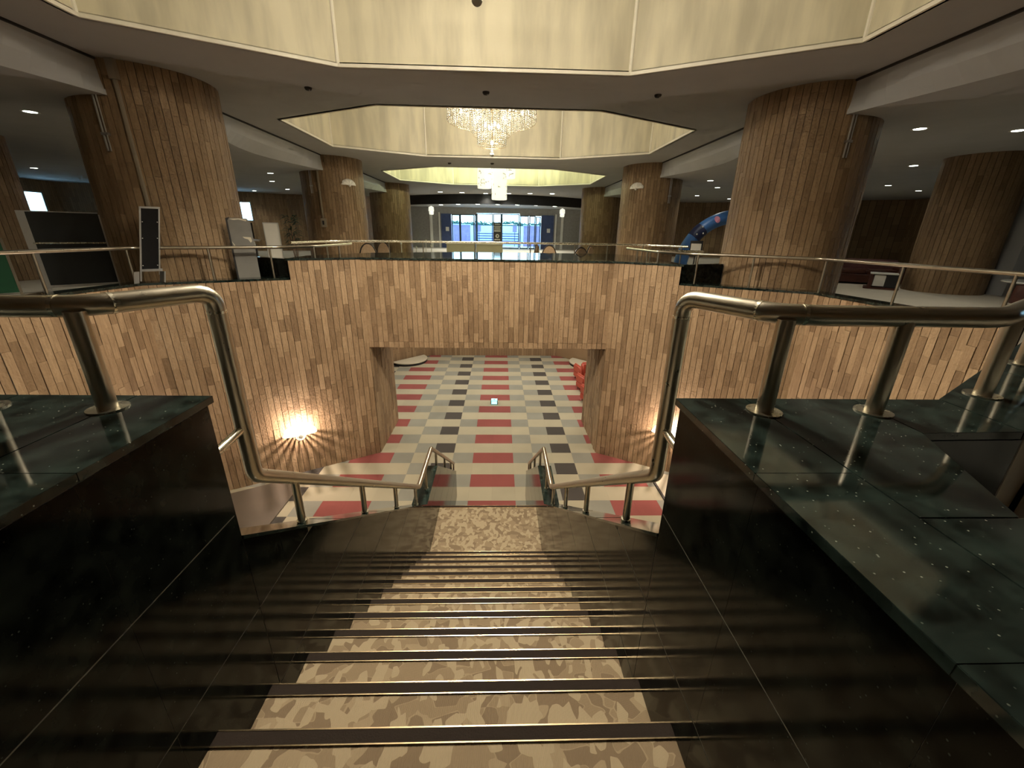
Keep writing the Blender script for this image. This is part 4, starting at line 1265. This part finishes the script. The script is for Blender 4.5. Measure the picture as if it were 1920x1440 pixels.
for z in (4.66, 5.10, 5.36):
    for x in (.04, L - .035):
        MB().sphere(tuple(Mx @ Vector((x, -.024, z))), .008, 8, 6).build('stud', M['white'], t)
M['greyboard'] = plain('grey_board', (.20, .19, .17), .7, vary=.12, vscale=3)
Mx, L = on_line((-5.02, 8.52), (-4.70, 8.70), 0, 0, 0)
t = thing('leaning_board', (-4.9, 8.6, UF), 0, 'chipped grey board with rounded top leaning by the near left column', 'board')
pts = [(0, 4.0), (L, 4.0), (L, 5.38), (L - .05, 5.46), (.04, 5.47), (0, 5.42)]
Mz = Mx @ Matrix(((1, 0, 0, 0), (0, 0, -1, 0), (0, 1, 0, 0), (0, 0, 0, 1)))
MB().prism(pts, -.03, .0, M=Mz).build('board_sheet', M['greyboard'], t)
MB().prism([(-.03, 4.0), (0, 4.0), (0, 5.42), (.04, 5.48), (-.03, 5.46)], -.05, -.0, M=Mz).build('dark_edge', M['black_matt'], t)
MB().prism([(.19, 5.13), (.33, 5.12), (.34, 5.05), (.31, 5.02), (.28, 5.08), (.22, 5.10)], -.001, .002, M=Mz).build('chip', M['cream'], t)
MB().prism([(.02, 5.45), (.10, 5.43), (.18, 5.44), (.30, 5.41), (.31, 5.44), (.20, 5.46)], -.001, .002, M=Mz).build('chip', M['cream'], t)
MB().prism([(.0, 5.05), (.03, 4.96), (.06, 4.93), (.03, 5.0)], -.001, .002, M=Mz).build('chip', M['cream'], t)
Mx, L = on_line((-6.42, 12.37), (-6.10, 12.55), 0, 0, 0)
t = thing('white_board', (-6.2, 12.4, UF), 0, 'plain white notice board standing behind the left rail', 'notice board')
MB().box(.02, L, 0, .02, 4.2, 5.42, M=Mx).build('board', M['white'], t)
MB().box(0, .02, -.01, .05, UF, 5.44, M=Mx).build('frame_post', M['alu'], t)
MB().box(L, L + .02, -.01, .05, UF, 5.44, M=Mx).build('frame_post', M['alu'], t)
MB().box(0, L + .02, -.01, .05, 5.42, 5.44, M=Mx).build('frame_rail', M['alu'], t)
t = thing('monitor', (-6.62, 12.2, UF), 0, 'black monitor on a stand between the grey and white boards', 'monitor')
Mx, L = on_line((-6.98, 12.06), (-6.62, 12.22), 0, 0, 0)
MB().box(0, L, 0, .05, 5.02, 5.42, M=Mx).build('screen', M['black_gloss'], t)
MB().box(L * .4, L * .6, .02, .06, UF, 5.02, M=Mx).build('stand_post', M['black_matt'], t)
MB().box(-.05, L + .1, -.15, .3, 4.95, 4.99, M=Mx).build('shelf', M['alu'], t)
MB().box(0, L, -.1, .2, 4.45, 4.86, M=Mx).build('cabinet', M['black_matt'], t)
MB().box(.1, L, -.12, -.1, 4.84, 4.94, M=Mx).build('papers', M['white'], t)

# potted plant
M['leafgreen'] = plain('plant_leaf', (.022, .045, .018), .5, vary=.3, vscale=20)
M['pot'] = plain('plant_pot', (.10, .06, .04), .6, vary=.1)
t = thing('potted_plant', (-6.42, 14.05, UF), 0, 'dark leafy potted plant beside the second left column', 'plant')
MB().lathe([(0, 0), (.17, 0), (.22, .38), (.19, .38), (.18, .34), (0, .34)], 20, (-6.42, 14.05, UF)).build('pot', M['pot'], t, smooth=True)
stem = MB()
for k in range(4):
    a = k * 1.6
    stem.tube([(-6.42 + .03 * math.cos(a), 14.05 + .03 * math.sin(a), UF + .3), (-6.42 + .12 * math.cos(a), 14.05 + .12 * math.sin(a), UF + 1.0 + .15 * k)], .014, 6)
stem.build('stems', M['pot'], t)
rp = random.Random(3)
mb = MB()
for k in range(130):
    a = rp.uniform(0, 2 * PI); h = UF + rp.uniform(.75, 1.7); L = rp.uniform(.22, .42); r0 = rp.uniform(0, .10)
    b = Vector((-6.42 + r0 * math.cos(a), 14.05 + r0 * math.sin(a), h))
    d = Vector((math.cos(a), math.sin(a), rp.uniform(-.1, .7))); sd = Vector((-math.sin(a), math.cos(a), 0)) * .022
    m1 = b + d * L * .5; e = b + d * L - Vector((0, 0, L * .35))
    mb.poly([b, m1 + sd, e, m1 - sd])
stuff(mb.build('leaves', M['leafgreen'], t))

# ---- blue balloon arch, framed notice
M['blue'] = plain('blue_vinyl', (.055, .16, .42), .45, vary=.15, vscale=3)
M['navyv'] = plain('navy_vinyl', (.012, .016, .06), .5, vary=.1)
M['pinkv'] = plain('pink_patch', (.75, .30, .42), .5, vary=.1)
M['yellowv'] = plain('yellow_patch', (.45, .45, .18), .5, vary=.1)
t = thing('balloon_arch', (9.6, 18.2, UF), 0, 'sky blue inflatable arch with small patches behind the near right column', 'arch')
ax, ay, az_, AR, ar = 9.95, 18.2, UF, 2.08, .27
Pth = [(ax - AR * math.cos(PI * k / 40), ay - .04 * k * 0, az_ + AR * math.sin(PI * k / 40)) for k in range(41)]
MB().tube(Pth, ar, 20).build('tube', M['blue'], t, smooth=True)
def patch(u, v, w, h, mat, nm='patch'):
    th = PI * u; c = Vector((ax - AR * math.cos(th), ay, az_ + AR * math.sin(th)))
    rad = Vector((-math.cos(th), 0, math.sin(th))); tan = Vector((math.sin(th), 0, math.cos(th)))
    mb_ = MB(); pts_ = []
    for k in range(10):
        a = 2 * PI * k / 10
        du, dv = math.cos(a) * w, v + math.sin(a) * h
        pts_.append(c + tan * du + (rad * math.sin(dv) + Vector((0, -1, 0)) * math.cos(dv)) * (ar + .03))
    mb_.poly(pts_[::-1]); mb_.build(nm, mat, t)
MB().tube([Pth[k] for k in range(8, 12)], ar + .012, 20).build('band', M['navyv'], t, smooth=True)
patch(.36, .3, .11, .5, M['pinkv'])
patch(.45, .2, .06, .3, M['yellowv']); patch(.50, .35, .07, .3, M['yellowv']); patch(.55, -.2, .05, .25, M['yellowv'])
for u, v in ((.22, .3), (.25, -.3), (.27, .5)):
    th = PI * u; c = Vector((ax - AR * math.cos(th), ay, az_ + AR * math.sin(th)))
    rad = Vector((-math.cos(th), 0, math.sin(th)))
    MB().sphere(tuple(c + (rad * math.sin(v) + Vector((0, -1, 0)) * math.cos(v)) * (ar + .01)), .035, 8, 6).build('dot', M['white'], t)
t = thing('framed_notice', (6.0, 12.7, UF), 0, 'white sheet in a dark frame on a stand below the blue arch', 'notice')
Mx, L = on_line((5.80, 12.80), (6.12, 12.66), 0, 0, 0)
MB().box(0, L, 0, .03, 4.72, 5.15, M=Mx).build('frame', M['black_matt'], t)
MB().box(.03, L - .04, -.008, 0, 4.76, 5.07, M=Mx).build('sheet', M['white'], t)
MB().box(L * .45, L * .55, .0, .03, UF, 4.72, M=Mx).build('stand_post', M['black_matt'], t)

# ---- seats at the right
M['brownleather'] = plain('brown_leather', (.075, .022, .014), .4, vary=.2, vscale=8)
M['pinkthrow'] = plain('mauve_cushion', (.16, .07, .07), .7, vary=.2, vscale=8)
t = thing('brown_sofa', (11.5, 13.0, UF), math.radians(-28), 'low brown leather sofa beyond the right rail', 'sofa')
def SB(nm, q, mat, bv=.03): return MB().box(*q).build(nm, mat, t, world=False, smooth=True, bevel=bv)
SB('base', (-.9, .9, -.4, .4, .05, .30), M['brownleather'], .02)
SB('seat', (-.75, 0, -.4, .25, .30, .44), M['brownleather']); SB('seat', (0, .75, -.4, .25, .30, .44), M['brownleather'])
SB('backrest', (-.9, .9, .22, .42, .28, .72), M['pinkthrow'], .06)
SB('arm', (-.95, -.75, -.42, .4, .05, .55), M['brownleather'], .05); SB('arm', (.75, .95, -.42, .4, .05, .55), M['brownleather'], .05)
t = thing('side_table', (10.92, 11.62, UF), math.radians(-40), 'small dark side table with white sheets in front of the sofa', 'side table')
MB().box(-.3, .3, -.25, .25, .40, .43).build('table_top', M['white'], t, world=False)
MB().box(-.3, -.22, -.22, .22, 0, .40).build('leg_panel', M['brownleather'], t, world=False)
MB().box(-.2, .05, -.2, .2, .08, .38).build('paper_stack', M['white'], t, world=False)
MB().box(.06, .3, -.22, .22, .05, .40).build('cabinet', M['black_matt'], t, world=False)
MB().box(-.38, .38, -.28, .28, 0, .05).build('plinth', M['brownleather'], t, world=False)
t = thing('round_table', (12.95, 9.35, UF), 0, 'pale glossy round table at the right picture edge', 'table')
MB().lathe([(0, .40), (.85, .40), (.87, .42), (.85, .44), (0, .44)], 36, (12.95, 9.35, UF)).build('table_top', M['white'], t, smooth=True)
MB().lathe([(.3, 0), (.3, .02), (.05, .06), (.05, .40)], 20, (12.95, 9.35, UF)).build('pedestal', M['brownleather'], t, smooth=True)
t = thing('round_stool', (11.9, 9.05, UF), 0, 'dark red stool beside the pale pilaster', 'stool')
MB().lathe([(0, .02), (.18, .0), (.2, .1), (.17, .40), (0, .44)], 20, (11.9, 9.05, UF)).build('seat', M['brownleather'], t, smooth=True)
d = struct(MB().box(-.75, .75, -.06, 0, UF, 6.75, M=Matrix.Translation((18.6, 24.6, 0)) @ Matrix.Rotation(math.atan2(-5, 8.8), 4, 'Z')).build('door_3', M['green'] and M['navy'], None))
d.data.materials[0] = plain('door_dark_green', (.008, .028, .022), .35, vary=.15)

# ---- banquet chairs behind the bridge
M['tanseat'] = plain('tan_upholstery', (.30, .21, .13), .8, vary=.15, vscale=20)
M['darkframe'] = plain('dark_chair_frame', (.018, .013, .010), .35, vary=.1)
_ch = {}
def banquet_chair(x, y, rz, label):
    if not _ch:
        pts = [(.24 * math.cos(PI * k / 14), .42 + .07 + .40 * math.sin(PI * k / 14)) for k in range(15)]
        fr = [(p[0] * 1.08, -.20, p[1] * 1.02) for p in pts]
        Mz = Matrix(((1, 0, 0, 0), (0, 0, 1, 0), (0, 1, 0, 0), (0, 0, 0, 1)))
        _ch['backrest'] = MB().prism(pts, -.24, -.18, M=Mz).mesh('backrest', M['tanseat'])
        _ch['back_frame'] = MB().tube([(.25, -.21, 0)] + fr + [(-.25, -.21, 0)], .022, 8).mesh('back_frame', M['darkframe'], True)
        _ch['seat'] = MB().box(-.23, .23, -.2, .24, .42, .49).mesh('seat', M['tanseat'], True, .02)
        _ch['leg'] = MB().tube([(0, 0, 0), (0, 0, .43)], .018, 8).mesh('leg', M['darkframe'], True)
    t = thing('banquet_chair', (x, y, UF), rz, label, 'chair', 'banquet chairs behind the bridge')
    for k in ('backrest', 'back_frame', 'seat'):
        link(k, _ch[k], t, False)
    for sx in (-.2, .2):
        o = link('leg', _ch['leg'], t, False); o.location = (sx, .2, 0)
for x, y, rz, lab in ((-4.20, 14.4, .2, 'front banquet chair of the left pair behind the bridge'), (-4.02, 16.0, -.3, 'rear banquet chair of the left pair behind the bridge'), (1.84, 15.3, .1, 'tan backed chair in the middle right behind the bridge'),
                      (1.35, 16.6, 1.2, 'dark chair seen from the side left of the tan chair'), (2.62, 13.7, .3, 'dark rimmed chair nearest the right end of the bridge'), (3.15, 15.3, .9, 'light backed chair right of the dark rimmed chair')):
    banquet_chair(x, y, rz, lab)

# ---- reception screens and small stands farther back
M['beigepanel'] = plain('beige_panel', (.60, .55, .40), .55, vary=.04, vscale=2)
t = thing('reception_desk', (-1.3, 24.0, UF), 0, 'long beige reception desk in the middle distance', 'desk')
MB().box(-2.80, -1.23, 23.9, 24.5, UF, 4.64).build('front_panel', M['beigepanel'], t)
MB().box(-1.19, .28, 23.9, 24.5, UF, 4.64).build('front_panel', M['beigepanel'], t)
MB().box(-2.85, .32, 23.85, 24.55, 4.64, 4.69).build('desk_top', M['white'], t)
t = thing('paper_tray', (-1.05, 24.1, 4.69), 0, 'pale tray of papers on the reception desk', 'tray')
MB().box(-1.35, -.95, 23.95, 24.3, 4.69, 4.76).build('tray', M['cream'], t)
MB().box(-1.32, -.98, 23.97, 24.28, 4.76, 4.79).build('papers', M['white'], t)
M['signdark'] = plain('sign_dark', (.05, .042, .045), .5, vary=.06)
t = thing('sign_board', (-.02, 30.0, UF), 0, 'dark sign board with white round emblem before the glass doors', 'sign')
MB().box(-.33, .21, 30.0, 30.06, 4.5, 5.90).build('sign_panel', M['signdark'], t)
MB().lathe([(0, 0), (.13, 0), (.13, .01), (0, .01)], 24, (0, 0, 0), M=Matrix.Translation((-.06, 29.99, 5.03)) @ Matrix.Rotation(PI / 2, 4, 'X')).build('emblem', M['white'], t)
MB().lathe([(0, 0), (.05, 0), (.05, .012), (0, .012)], 16, (0, 0, 0), M=Matrix.Translation((-.05, 29.985, 5.04)) @ Matrix.Rotation(PI / 2, 4, 'X')).build('emblem_mark', M['signdark'], t)
for z0, z1, w in ((5.32, 5.40, .22), (5.45, 5.49, .22), (5.54, 5.58, .20), (5.63, 5.67, .24), (5.76, 5.80, .18), (4.76, 4.84, .2)):
    MB().box(-.06 - w, -.06 + w, 29.985, 30.0, z0, z1).build('line_of_print', M['white'], t)
MB().box(-.10, -.02, 30.0, 30.06, UF, 4.5).build('post', M['alu'], t)
for i, (x, y, h, lab) in enumerate(((-4.95, 22.5, .72, 'slim chrome stanchion left of the reception desk'), (-4.4, 23.6, .5, 'short white bottle-like stand behind the bridge'), (-3.7, 22.6, .88, 'tall thin white sanitiser stand'), (-3.5, 23.0, .62, 'white spray bottle stand beside the sanitiser'))):
    t = thing('slim_stand', (x, y, UF), 0, lab, 'stand', 'slim stands behind the bridge')
    MB().lathe([(0, 0), (.14, 0), (.14, .015), (.02, .03), (.02, h - .08), (.05, h - .06), (.05, h), (0, h)], 14, (x, y, UF)).build('stand_body', M['white'], t, smooth=True)
    MB().sphere((x, y, UF + h + .02), .035, 10, 8).build('stand_head', M['alu'], t)
for x, lab in ((-5.35, 'small frosted ceiling lamp left of the entrance doors'), (5.1, 'small frosted ceiling lamp right of the entrance doors')):
    t = thing('frosted_lamp', (x, 35.6, 6.75), 0, lab, 'lamp')
    MB().lathe([(.02, .39), (.05, .37), (.2, .3), (.22, .0), (0, -.02)], 18, (x, 35.6, 6.75)).build('shade', M['lantern'], t, smooth=True)
    MB().lathe([(.05, .0), (.19, -.03), (.17, -.22), (0, -.24)], 18, (x, 35.6, 6.73)).build('lower_shade', M['lantern'], t, smooth=True)
